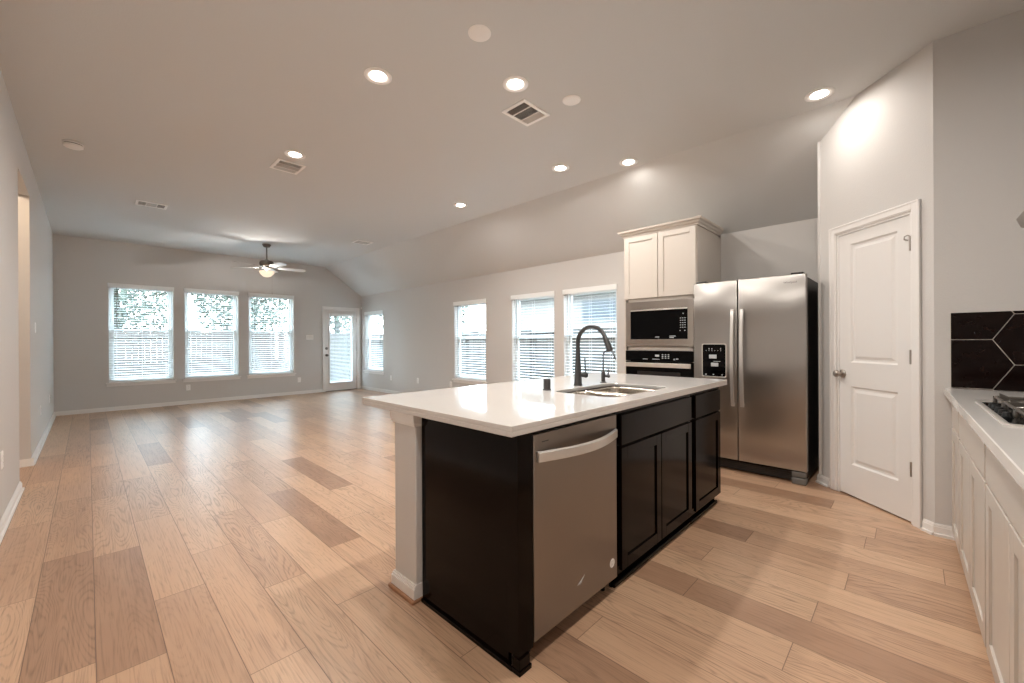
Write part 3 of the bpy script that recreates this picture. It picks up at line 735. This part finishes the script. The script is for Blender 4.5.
# faucet
t = thing('kitchen_faucet', (2.297, 1.617, .914), 'tall dark gooseneck pull-down faucet standing behind the sink', 'faucet')
fx, fy = 2.297, 1.617
B().lathe([(.030, .914), (.030, .918), (.027, .926), (.0215, 1.02), (.0165, 1.12), (.0145, 1.17)], (fx, fy, 0), (0, 0, 1), 24).build('body', M['gun'], t)
pts = [(fx, fy, 1.16), (fx, fy, 1.20)]
R_ = .108
for i in range(17):
    a = math.pi*(1-i/16*.90); pts.append((fx, fy-R_-R_*math.cos(a), 1.199+R_*math.sin(a)))
B().tube(pts, .0142, 14).build('spout', M['gun'], t)
p0 = Vector(pts[-1]); dd = (Vector(pts[-1])-Vector(pts[-2])).normalized()
B().lathe([(.0135, -.004), (.016, .004), (.0165, .012), (.020, .06), (.0215, .088), (.016, .092)], p0, dd, 18).build('spray_head', M['gun'], t)
lv = Vector((.697, -.717, 0)); c0 = Vector((fx, fy, .985))
b = B(); b.cyl(c0+lv*.016, c0+lv*.044, .013, .016, n=16); b.lathe([(.004, -.018), (.016, -.012), (.0205, .002), (.016, .014), (.004, .020)], c0+lv*.050, lv, 16)
b.tube([c0+lv*.050+Vector((0, 0, .005)), c0+lv*.050+Vector((0, 0, .04)), c0+lv*.047+Vector((0, 0, .115))], [.0062, .0055, .0048], 10); b.build('lever_handle', M['gun'], t)
t = thing('filtered_water_tap', (2.585, 1.60, .914), 'small slim dark water tap right of the tall gooseneck faucet', 'faucet')
x, y = 2.585, 1.60
B().lathe([(.024, .914), (.024, .919), (.015, .923), (.0145, .99), (.010, .996)], (x, y, 0), (0, 0, 1), 20).build('body', M['gun'], t)
pts = [(x, y, .99), (x, y, 1.07), (x, y, 1.105)]
for i in range(9):
    a = math.pi*(1-i/8*.72); pts.append((x, y-.045-.045*math.cos(a), 1.11+.036*math.sin(a)))
pts.append((x, y-.100, 1.082))
B().tube(pts, .0058, 10).build('spout', M['gun'], t)
c0 = Vector((x, y, .960))
b = B(); b.cyl(c0+lv*.011, c0+lv*.030, .008, .010, n=12); b.lathe([(.003, -.010), (.010, -.008), (.013, .002), (.010, .010), (.003, .013)], c0+lv*.036, lv, 14); b.cyl(c0+lv*.036, c0+lv*.036+Vector((0, 0, .05)), .0055, .0042, n=12); b.build('lever_handle', M['gun'], t)
t = thing('air_gap_cap', (1.961, 1.61, .914), 'short black cylindrical air gap cap left of the faucet', 'cap')
B().lathe([(.026, .914), (.026, .920), (.022, .922)], (1.961, 1.61, 0), (0, 0, 1), 24).build('base_ring', M['gun'], t)
B().lathe([(.022, .922), (.022, .980), (.019, .984), (.003, .985)], (1.961, 1.61, 0), (0, 0, 1), 24).build('cap', M['gun'], t)

# ------------------------------------------------------------------ refrigerator
FXF = 4.144
FFR = FR((FXF, 0, 0), (-1, 0, 0))      # u = -y
t = thing('refrigerator', (4.5, 1.09, 0), 'tall stainless side-by-side refrigerator with ice and water dispenser', 'refrigerator')
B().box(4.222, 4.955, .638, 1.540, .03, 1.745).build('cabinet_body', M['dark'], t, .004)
for nm, y0, y1 in (('freezer_door', 1.156, 1.543), ('fridge_door', .635, 1.148)):
    b = B(FFR)
    L = []
    for (ins, w_) in ((0, -.070), (0, -.006), (.003, -.002), (.007, 0)):
        L.append([(-y1+ins, .112+ins, w_), (-y0-ins, .112+ins, w_), (-y0-ins, 1.765-ins, w_), (-y1+ins, 1.765-ins, w_)])
    b.loft(L); dr = b.build(nm, M['steelh'], t)
    if nm == 'freezer_door': fdoor = dr
    else: rdoor = dr
    yc = 1.190 if nm == 'freezer_door' else 1.112
    b = B(FFR); L = []
    for i in range(21):
        s = i/20; z = .606+(1.495-.606)*s; w_ = .024+.034*math.sin(math.pi*s)**.7
        L.append([(-yc-.017, z, w_-.014), (-yc-.013, z, w_), (-yc+.013, z, w_), (-yc+.017, z, w_-.014)])
    b.loft(L); b.box(-yc-.014, -yc+.014, .612, .640, -.004, .028); b.box(-yc-.014, -yc+.014, 1.462, 1.490, -.004, .028)
    b.build('handle', M['satin'], dr, .002)
# dispenser
y0, y1, z0, z1 = 1.246, 1.468, .862, 1.182
b = B(FFR); L = [[(p[0], p[1], w_) for p in rrect(-y1+.008, -y0-.008, z0+.008, z1-.008, .010, 4)] for w_ in (.0003, .0022)]; b.loft(L); dp = b.build('dispenser_panel', M['black'], t)
b = B(FFR); L = []
for i, w_ in ((0, .0003), (0, .003), (.008, .003), (.010, .001)): L.append([(p[0], p[1], w_) for p in rrect(-y1+i, -y0-i, z0+i, z1-i, .014, 4)])
b.loft(L, cap0=False, cap1=False); b.build('bezel', M['satin'], dp)
for (yy, zz, ww, hh) in ((1.366, 1.058, .068, .036), (1.350, .982, .066, .034)):
    b = B(FFR); b.box(-yy-ww/2, -yy+ww/2, zz-hh/2, zz+hh/2, .002, .006); b.build('dispenser_paddle', M['disp'], dp, .003)
for k in range(6): B(FFR).box(-1.43+.026*k, -1.43+.026*k+.007, 1.112, 1.117, .002, .003).build('touch_key', M['disp'], dp)
for k in (1, 2, 5): B(FFR).box(-1.43+.026*k, -1.43+.026*k+.007, 1.126, 1.138, .002, .003).build('touch_key', M['disp'], dp)
for yy in (1.43, 1.362, 1.285): B(FFR).box(-yy-.006, -yy+.006, .884, .892, .002, .003).build('indicator', M['disp'], dp)
B(FFR).box(-1.36, -1.30, 1.012, 1.016, .002, .003).build('paddle_mark', M['disp'], dp)
b = B(FFR); b.box(-1.53, -.70, .014, .088, -.075, -.055)
for k in range(4): b.box(-1.52, -.74, .022+k*.017, .030+k*.017, -.055, -.051)
b.build('base_grille', M['dark'], t)
b = B(FFR); b.box(-.742, -.640, .0, .052, -.075, .002); b.box(-.742, -.640, .058, .104, -.06, -.006); b.build('front_foot', M['rubber'], t, .006)
b = B(FFR); b.box(-1.535, -1.45, .0, .052, -.075, -.002); b.build('front_foot', M['rubber'], t, .006)
for y in (.70, 1.48):
    b = B(FFR); b.box(-y-.045, -y+.045, 1.7655, 1.782, -.16, -.02); b.build('hinge_cover', M['dark'], t, .005)
text_mesh('Whirlpool', 'lettering', .023, FFR, -.745, 1.700, .0002, M['dprint'], rdoor)

# ------------------------------------------------------------------ oven tower
OX = 4.275; OY0, OY1 = 1.553, 2.362
FO = FR((OX, 0, 0), (-1, 0, 0))
t = thing('oven_tower_cabinet', (4.6, 1.957, 0), 'tall cream cabinet tower holding microwave and wall oven, crown on top', 'cabinet')
OD = 4.978
b = B(); b.box(OX, OD, OY0, OY0+.02, 0, 2.388); b.box(OX, OD, OY1-.02, OY1, 0, 2.388); b.box(OX+.02, OD, OY0+.02, OY1-.02, 2.37, 2.388)
b.box(OD-.012, OD, OY0+.02, OY1-.02, .1, 2.37); b.box(OX+.02, OD-.012, OY0+.02, OY1-.02, 1.655, 1.675); b.box(OX+.02, OD-.012, OY0+.02, OY1-.02, 1.112, 1.132); b.box(OX+.02, OD-.012, OY0+.02, OY1-.02, .40, .42)
b.box(OX, OX+.02, OY0+.02, OY0+.05, .1, 2.37); b.box(OX, OX+.02, OY1-.05, OY1-.02, .1, 2.37)
for z0, z1 in ((2.35, 2.388), (1.640, 1.675), (1.104, 1.148), (.39, .44), (0, .1)): b.box(OX, OX+.02, OY0+.02, OY1-.02, z0, z1)
b.build('body', M['cab'], t, .001)
for y0, y1 in ((1.562, 1.955), (1.961, 2.353)): shaker(FO, -y1, -y0, 1.678, 2.372, .058).build('door', M['cab'], t, .0015)
b = B(FO); b.box(-2.342, -1.578, .11, .385, 0, .019); b.build('drawer', M['cab'], t, .002)
b = B()
prof = [(0, 2.376), (.012, 2.376), (.016, 2.392), (.030, 2.402), (.036, 2.420), (.052, 2.428), (.056, 2.446), (0, 2.446)]
L = []
for (e, z) in prof: L.append([(4.918, OY1+e, z), (OX-e, OY1+e, z), (OX-e, OY0-e, z), (4.918, OY0-e, z)])
vs = [p for l in L for p in l]; fs = []
for k in range(len(L)-1):
    for i in range(3): fs.append((k*4+i, k*4+i+1, k*4+4+i+1, k*4+4+i))
fs += [tuple(k*4 for k in range(len(L))), tuple(k*4+3 for k in range(len(L)))]
b._add(vs, fs); b.box(4.90, 4.98, OY0, OY0+.02, 2.36, 2.405); b.box(4.90, 4.98, OY1-.02, OY1, 2.36, 2.405); b.build('crown_moulding', M['cab'], t, smooth=False)  # rear boxes added to block the light slit behind the crown end
# microwave
t = thing('microwave', (4.5, 1.957, 1.132), 'built-in stainless framed black microwave above the wall oven', 'microwave')
B().box(OX+.022, 4.72, 1.610, 2.305, 1.155, 1.632).build('case', M['dark'], t)
b = B(FO)
m0, m1, n0, n1 = -2.338, -1.586, 1.150, 1.640; q0, q1, q2, q3 = -2.278, -1.645, 1.228, 1.556
for (a, c, e, g) in ((m0, q0, n0, n1), (q1, m1, n0, n1), (q0, q1, n0, q2), (q0, q1, q3, n1)): b.box(a, c, e, g, .001, .020)
b.build('trim_frame', M['steel'], t, .001)
b = B(FO); b.box(q0+.001, q1-.001, q2+.001, q3-.001, .001, .017); dr = b.build('door_glass', M['black'], t, .001)
b = B(FO); b.box(q0+.002, q1-.002, q3-.018, q3-.004, .0165, .026); b.build('handle_lip', M['satin'], dr, .002)
b = B(FO)
for i in range(3):
    for j in range(5): b.box(q1-.078+i*.022, q1-.066+i*.022, 1.345+j*.024, 1.352+j*.024, .0168, .0176)
b.box(q1-.05, q1-.042, 1.485, 1.497, .0168, .0176); b.box(q1-.083, q1-.073, 1.312, 1.320, .0168, .0176); b.box(q1-.035, q1-.025, 1.312, 1.320, .0168, .0176)
b.build('keypad', M['disp'], dr)
b = B(FO); b.box(-1.99, -1.945, 1.247, 1.255, .0168, .0176); b.box(-1.835, -1.77, 1.256, 1.262, .0168, .0176); b.box(-1.835, -1.79, 1.240, 1.246, .0168, .0176); b.build('printed_marks', M['disp'], dr)
# wall oven
t = thing('wall_oven', (4.5, 1.957, .44), 'black glass wall oven with a steel bar handle under the microwave', 'oven')
B().box(OX+.022, 4.80, 1.612, 2.303, .46, 1.092).build('case', M['dark'], t)
b = B(FO); b.box(-2.338, -1.586, .992, 1.102, .001, .024); cp = b.build('control_panel', M['black'], t, .002)
b = B(FO)
b.box(-1.99, -1.945, 1.042, 1.062, .0235, .0247)
for i in range(3):
    for j in range(3): b.box(-1.915+i*.032, -1.899+i*.032, 1.022+j*.018, 1.031+j*.018, .0235, .0247)
for (u0, u1, z0, z1) in ((-2.13, -2.075, 1.010, 1.016), (-2.02, -1.94, 1.010, 1.016), (-1.79, -1.775, 1.008, 1.022), (-1.765, -1.74, 1.014, 1.026)): b.box(u0, u1, z0, z1, .0235, .0247)
b.build('panel_markings', M['disp'], cp)
b = B(FO); b.box(-2.338, -1.586, .452, .986, .001, .022); dr = b.build('door', M['black'], t, .003)
b = B(FO); b.box(-2.322, -1.602, .928, .974, .050, .066); b.box(-2.31, -2.29, .935, .967, .018, .052); b.box(-1.634, -1.614, .935, .967, .018, .052); b.build('bar_handle', M['satin'], dr, .003)
b = B(FO); b.box(-2.2, -1.72, .53, .88, .0216, .0224); b.build('viewing_window', M['blackm'], dr)

# ------------------------------------------------------------------ counter with cooktop on the right
CB = -.82                                 # cabinet backs
CY = -.163                                # cabinet fronts
FC = FR((0, CY-.019, 0), (0, 1, 0))       # u = -x
def swing(o):
    """the counter run stands about one degree off square"""
    pv = Vector((XP-.001, -.133, 0)); m = Matrix.Rotation(.0186, 3, 'Z')
    o.location = pv + m @ (o.location-pv); o.rotation_euler[2] = .0186
    return o
def cream_cabinet(x0, x1, fronts, label):
    t = thing('base_cabinet', ((x0+x1)/2, -.5, 0), label, 'cabinet')
    b = B(); yb = CB+.004; yf = CY-.0195
    b.box(x0, x0+.018, yb, yf, .10, .872); b.box(x1-.018, x1, yb, yf, .10, .872); b.box(x0+.018, x1-.018, yb, yf, .10, .118); b.box(x0+.018, x1-.018, yb, yb+.01, .118, .872)
    b.box(x0+.018, x1-.018, yf-.019, yf, .66, .70); b.box(x0+.018, x1-.018, yf-.019, yf, .852, .872); b.box(x0+.018, x0+.036, yf-.019, yf, .118, .852); b.box(x1-.036, x1-.018, yf-.019, yf, .118, .852)
    b.build('body', M['cab'], t, .001)
    b = B(); b.box(x0, x1, yb, CY-.08, 0, .10); b.build('toe_kick', M['cab'], t)
    for nm, a, c, z0, z1 in fronts:
        if nm == 'door': shaker(FC, -c, -a, z0, z1, .06).build('door', M['cab'], t, .0015)
        else: B(FC).box(-c, -a, z0, z1, 0, .019).build(nm, M['cab'], t, .002)
    return swing(t)
cream_cabinet(3.222, 3.640, [('drawer', 3.236, 3.615, .692, .858), ('door', 3.236, 3.615, .065, .680)], 'narrow cream base cabinet at the counter end against the wall')
cream_cabinet(2.312, 3.218, [('false_drawer_front', 2.326, 3.204, .692, .858), ('door', 2.768, 3.204, .065, .680), ('door', 2.326, 2.762, .065, .680)], 'wide cream base cabinet with two doors, second from the wall end of the counter')
cream_cabinet(1.402, 2.308, [('drawer', 1.416, 2.294, .692, .858), ('door', 1.858, 2.294, .065, .680), ('door', 1.416, 1.852, .065, .680)], 'cream base cabinet at the right edge of the photo, nearest the camera')
cream_cabinet(.90, 1.398, [('drawer', .912, 1.386, .692, .858), ('door', .912, 1.386, .065, .680)], 'cream base cabinet behind the photo edge, at the near counter end')
swing(tag(B().box(.89, XP-.001, CB+.001, -.133, .8735, .914).build('countertop', M['quartz'], None, .003), 'pale quartz countertop carrying the gas cooktop along the right edge', 'countertop'))
# tile field on the end wall
def backsplash():
    b = B(F_END)
    y0, y1, z0, z1 = .162, .815, .9145, 1.371
    b.box(y0, y1, z0, z1, .0002, .006, 1)
    # elongated hexagon tiles: rows along u, pitch found from the photo
    hw, hp, zc0, zh = .0, .0, 1.209, .142
    # vertices seen at u=.329 (z 1.209) and u=.41 (z 1.067/1.356); flat joints run sideways
    cu = []
    P_ = .081; Fl = .33        # point width and flat length
    g = .0022
    def clip(poly):
        def cut(poly, f, inter):
            out = []
            for i in range(len(poly)):
                p, q = poly[i], poly[(i+1) % len(poly)]
                if f(p): out.append(p)
                if f(p) != f(q): out.append(inter(p, q))
            return out
        def iu(c): return lambda p, q: (c, p[1]+(q[1]-p[1])*(c-p[0])/(q[0]-p[0]))
        def iv(c): return lambda p, q: (p[0]+(q[0]-p[0])*(c-p[1])/(q[1]-p[1]), c)
        a0, a1, c0, c1 = y0+.002, y1-.002, z0+.0015, z1-.001
        poly = cut(poly, lambda p: p[0] >= a0, iu(a0));
        if len(poly) > 2: poly = cut(poly, lambda p: p[0] <= a1, iu(a1))
        if len(poly) > 2: poly = cut(poly, lambda p: p[1] >= c0, iv(c0))
        if len(poly) > 2: poly = cut(poly, lambda p: p[1] <= c1, iv(c1))
        return poly
    H = .1445                    # half height of a hexagon: joints at 1.209 +- n*.289 /2
    W = Fl/2
    # column A centred so its right flat end is at u=.329 ; column B starts with its left point there
    for col in range(0, 3):
        cu_ = .329-W+col*(Fl+P_)
        for k in range(-3, 4):
            cz = 1.209-H+k*2*H + (H if col % 2 else 0)
            pts = [(cu_-W-P_+g, cz), (cu_-W+g*.6, cz+H-g), (cu_+W-g*.6, cz+H-g), (cu_+W+P_-g, cz), (cu_+W-g*.6, cz-H+g), (cu_-W+g*.6, cz-H+g)]
            pts = clip(pts)
            if len(pts) > 2: b.loft([[(p[0], p[1], .004) for p in pts], [(p[0], p[1], .009) for p in pts]])
    return b.build('tile_backsplash', [M['tile'], M['grout']], None, 0, smooth=False)
tag(backsplash(), 'dark brown long hexagon tile backsplash with pale joints above counter end', 'backsplash')
# cooktop
t = thing('gas_cooktop', (2.577, -.43, .914), 'steel rimmed gas cooktop with black iron grates on the right counter', 'cooktop')
cx0, cx1, cy0, cy1 = 2.197, 2.957, -.695, -.195
b = B(); L = []
for (i, z) in ((0, .9143), (0, .918), (.004, .921), (.016, .921), (.020, .917)): L.append([(p[0], p[1], z) for p in rrect(cx0+i, cx1-i, cy0+i, cy1-i, .02, 4)])
b.loft(L, cap0=False, cap1=False); b.build('steel_rim', M['satin'], t)
b = B(); b.loft([[(p[0], p[1], z) for p in rrect(cx0+.018, cx1-.018, cy0+.018, cy1-.018, .012, 4)] for z in (.9144, .9172)]); b.build('glass_top', M['black'], t)
burn = [(2.33, -.58, .042), (2.33, -.34, .036), (2.577, -.46, .050), (2.824, -.58, .036), (2.824, -.34, .042)]
for (x, y, r_) in burn:
    b = B(); b.lathe([(r_+.018, .9174), (r_+.014, .922), (r_, .924), (r_, .934)], (x, y, 0), (0, 0, 1), 24); bb = b.build('burner', M['satin'], t)
    B().lathe([(r_-.004, .934), (r_-.002, .940), (r_-.01, .944), (.004, .945)], (x, y, 0), (0, 0, 1), 24).build('burner_cap', M['iron'], bb)
for gx0, gx1 in ((2.222, 2.452), (2.458, 2.696), (2.702, 2.932)):
    b = B(); gy0, gy1 = -.675, -.250; z0, z1 = .944, .953; k = .0045
    gm = (gx0+gx1)/2; gc = (gy0+gy1)/2
    for x in (gx0+.008, gx1-.008): b.box(x-k, x+k, gy0, gy1, z0-.003, z1-.003)
    for y in (gy0+.007, gy1-.007): b.box(gx0+.014, gx1-.014, y-k, y+k, z0-.003, z1-.003)
    b.box(gx0+.014, gx1-.014, gc-k, gc+k, z0, z1)
    for (y, s) in ((gy0+.118, 1), (gy1-.118, 1)):
        for (x, dx) in ((gx0+.008, 1), (gx1-.008, -1)):
            b.prism([(x, z0-.006), (x+dx*.085, z0+.002), (x+dx*.085, z1), (x+dx*.03, z1+.004), (x, z1+.020)], 'y', y-k*.8, y+k*.8)
        for (yy, dy) in ((gy0+.007 if y < gc else gc, 1), (gc if y < gc else gy1-.007, -1)):
            b.prism([(yy, z0-.006), (yy+dy*.075, z0+.002), (yy+dy*.075, z1), (yy+dy*.03, z1+.004), (yy, z1+.020)], 'x', gm-k*.8, gm+k*.8)
    for x in (gx0+.008, gx1-.008):
        for y in (gy0+.007, gy1-.007): b.cyl((x, y, .9175), (x, y, z0), .008, .007, n=8)
    b.build('grate', M['iron'], t, .0015)
for k in range(5):
    kx = 2.417+.08*k
    b = B(); b.lathe([(.017, .9174), (.017, .920), (.0135, .921), (.012, .934), (.010, .936), (.003, .9365)], (kx, -.230, 0), (0, 0, 1), 18); b.build('control_knob', M['blackm'], t)
swing(t)
# range hood
t = thing('range_hood', (2.577, -.6, 1.74), 'slanted steel range hood edge at right above the cooktop', 'range hood')
prof = [(-.338, 1.758), (-.50, 1.905), (YF+.002, 1.96), (YF+.002, 1.685), (-.40, 1.685), (-.351, 1.719)]
B().prism(prof, 'x', 2.197, 2.957).build('canopy', M['steel'], t, .002)
B().box(2.43, 2.73, YF+.002, -.56, 1.90, ZC-.002).build('chimney', M['steel'], t, .002)
B().box(2.28, 2.88, -.80, -.44, 1.677, 1.687).build('filter', M['satin'], t)

# ------------------------------------------------------------------ outside
b = B(); b.box(-14, 30, -14, 40, -.40, -.30); struct(b.build('ground', M['grass'], smooth=False), 'lawn outside the windows', 'ground')
b = B(); b.box(2.6, XR+1.2, YB+WT+.02, YB+3.2, -.30, -.06); struct(b.build('patio', M['conc'], smooth=False), 'concrete patio outside the back door', 'patio')
b = B(); b.box(HX-.1, XR+WT, YF-WT, YB+WT, -.30, -.012); struct(b.build('foundation', M['conc'], smooth=False), 'slab below the house floor', 'foundation')
def fence(frame, u0, u1, top, label, inner=True):
    t = thing('board_fence', frame @ Vector((u0, 0, -.30)), label, 'fence')
    rnd = random.Random(int(u0*10)); b = B(frame); u = u0
    while u < u1-.01:
        b.box(u, u+.138, -.29, top+rnd.uniform(-.012, .012), -.02, 0); u += .142
    b.build('boards', M['fence'], t, smooth=False)
    for v in (.0, .67, top-.16):
        b = B(frame); b.box(u0, u1, v-.045, v+.045, 0, .04); b.build('rail', M['fence'], t)
    u = u0+.2
    while u < u1:
        b = B(frame); b.box(u, u+.09, -.30, top-.04, 0.041, .13); b.build('post', M['fence'], t); u += 2.44
    return t
fence(FR((0, 17.0, 0), (0, -1, 0)), -9, 12, 1.58, 'pale cedar board fence behind the far windows')
FS = FR((7.6, 0, 0), (-1, 0, 0))
fence(FS, -16.8, -6.75, 1.5, 'pale cedar board fence outside the far side-wall windows')
fence(FS, -5.85, -.0, 1.5, 'pale cedar board fence outside the window nearest the oven')
t = thing('fence_gate', (7.6, 6.3, -.3), 'brown framed gate in the side fence seen through the middle blinds', 'gate')
b = B(FS)
for a in ((-6.72, -6.58, -.25, 1.44), (-5.99, -5.87, -.25, 1.44), (-6.58, -5.99, 1.32, 1.44), (-6.58, -5.99, .40, .50)): b.box(a[0], a[1], a[2], a[3], -.02, .045)
b.build('frame', M['fenced'], t)
b = B(FS); u = -6.575
while u < -6.0: b.box(u, u+.09, -.24, 1.32, -.018, .0); u += .097
b.build('boards', M['fence'], t, smooth=False)
# neighbour's house
t = thing('neighbor_house', (13.5, 5, -.3), 'neighbouring brick house with grey roof beyond the side fence', 'house')
B().box(10.5, 16, -3, 10.5, -.3, 2.75).build('brick_wall', M['brick'], t, smooth=False)
b = B(); b.prism([(9.95, 2.68), (13.3, 5.2), (16.6, 2.68), (16.6, 2.85), (13.3, 5.4), (9.95, 2.85)], 'y', -3.5, 11); b.build('roof', M['roof'], t, smooth=False)
for (y0, y1) in ((6.05, 7.15), (1.6, 2.7)):
    b = B(); b.box(10.44, 10.52, y0-.06, y1+.06, 1.8, 2.45); f_ = b.build('window', M['siding'], t)
    B().box(10.42, 10.45, y0, y1, 1.86, 2.39).build('pane', M['pane'], f_)
# trees beyond the fences
def tree(x, y, h, cr, label, seed, dens=8000):
    rnd = random.Random(seed); t = thing('leafy_tree', (x, y, -.3), label, 'tree', 'trees beyond the back fence')
    b = B(); b.tube([(x, y, -.3), (x+.05, y, h*.25), (x-.05, y+.05, h*.55), (x, y, h*.85)], [.16, .13, .09, .03], 10)
    for k in range(14):
        z = h*(.28+.5*k/14); a = k*2.4; L_ = cr*rnd.uniform(.6, .95)
        b.tube([(x, y, z), (x+math.cos(a)*L_*.5, y+math.sin(a)*L_*.5, z+L_*.25), (x+math.cos(a)*L_, y+math.sin(a)*L_, z+L_*.55)], [.05, .03, .01], 6)
    b.build('trunk', M['bark'], t)
    b = B()
    for k in range(dens):
        while True:
            p = Vector((rnd.uniform(-1, 1), rnd.uniform(-1, 1), rnd.uniform(-1, 1)))
            if .25 < p.length < 1: break
        c = Vector((x, y, h*.56)) + Vector((p.x*cr, p.y*cr, p.z*h*.46)); s = rnd.uniform(.05, .13)
        n1 = Vector((rnd.uniform(-1, 1), rnd.uniform(-1, 1), rnd.uniform(-1, 1))).normalized(); n2 = n1.orthogonal().normalized()
        b._add([c-n1*s, c+n2*s*.5, c+n1*s, c-n2*s*.5], [(0, 1, 2, 3)])
    o = b.build('foliage', M['leaf'], t, smooth=False)
for i, (x, y, h, cr, lb) in enumerate([(-3.4, 19.6, 6.2, 1.75, 'leafy tree beyond the fence, seen at the left of the first far window'), (.7, 20.2, 6.8, 2.05, 'leafy tree beyond the fence behind the first far window'), (4.5, 19.5, 6.4, 1.8, 'leafy tree beyond the fence behind the middle far window'),
                                       (8.3, 19.8, 6.6, 1.85, 'leafy tree beyond the fence behind the far window by the fan'), (12.0, 19.6, 6.2, 1.75, 'leafy tree beyond the fence behind the glazed back door'), (9.8, 14.2, 5.2, 1.7, 'leafy tree beyond the side fence outside the corner window')]):
    tree(x, y, h, cr, lb, 11+i)
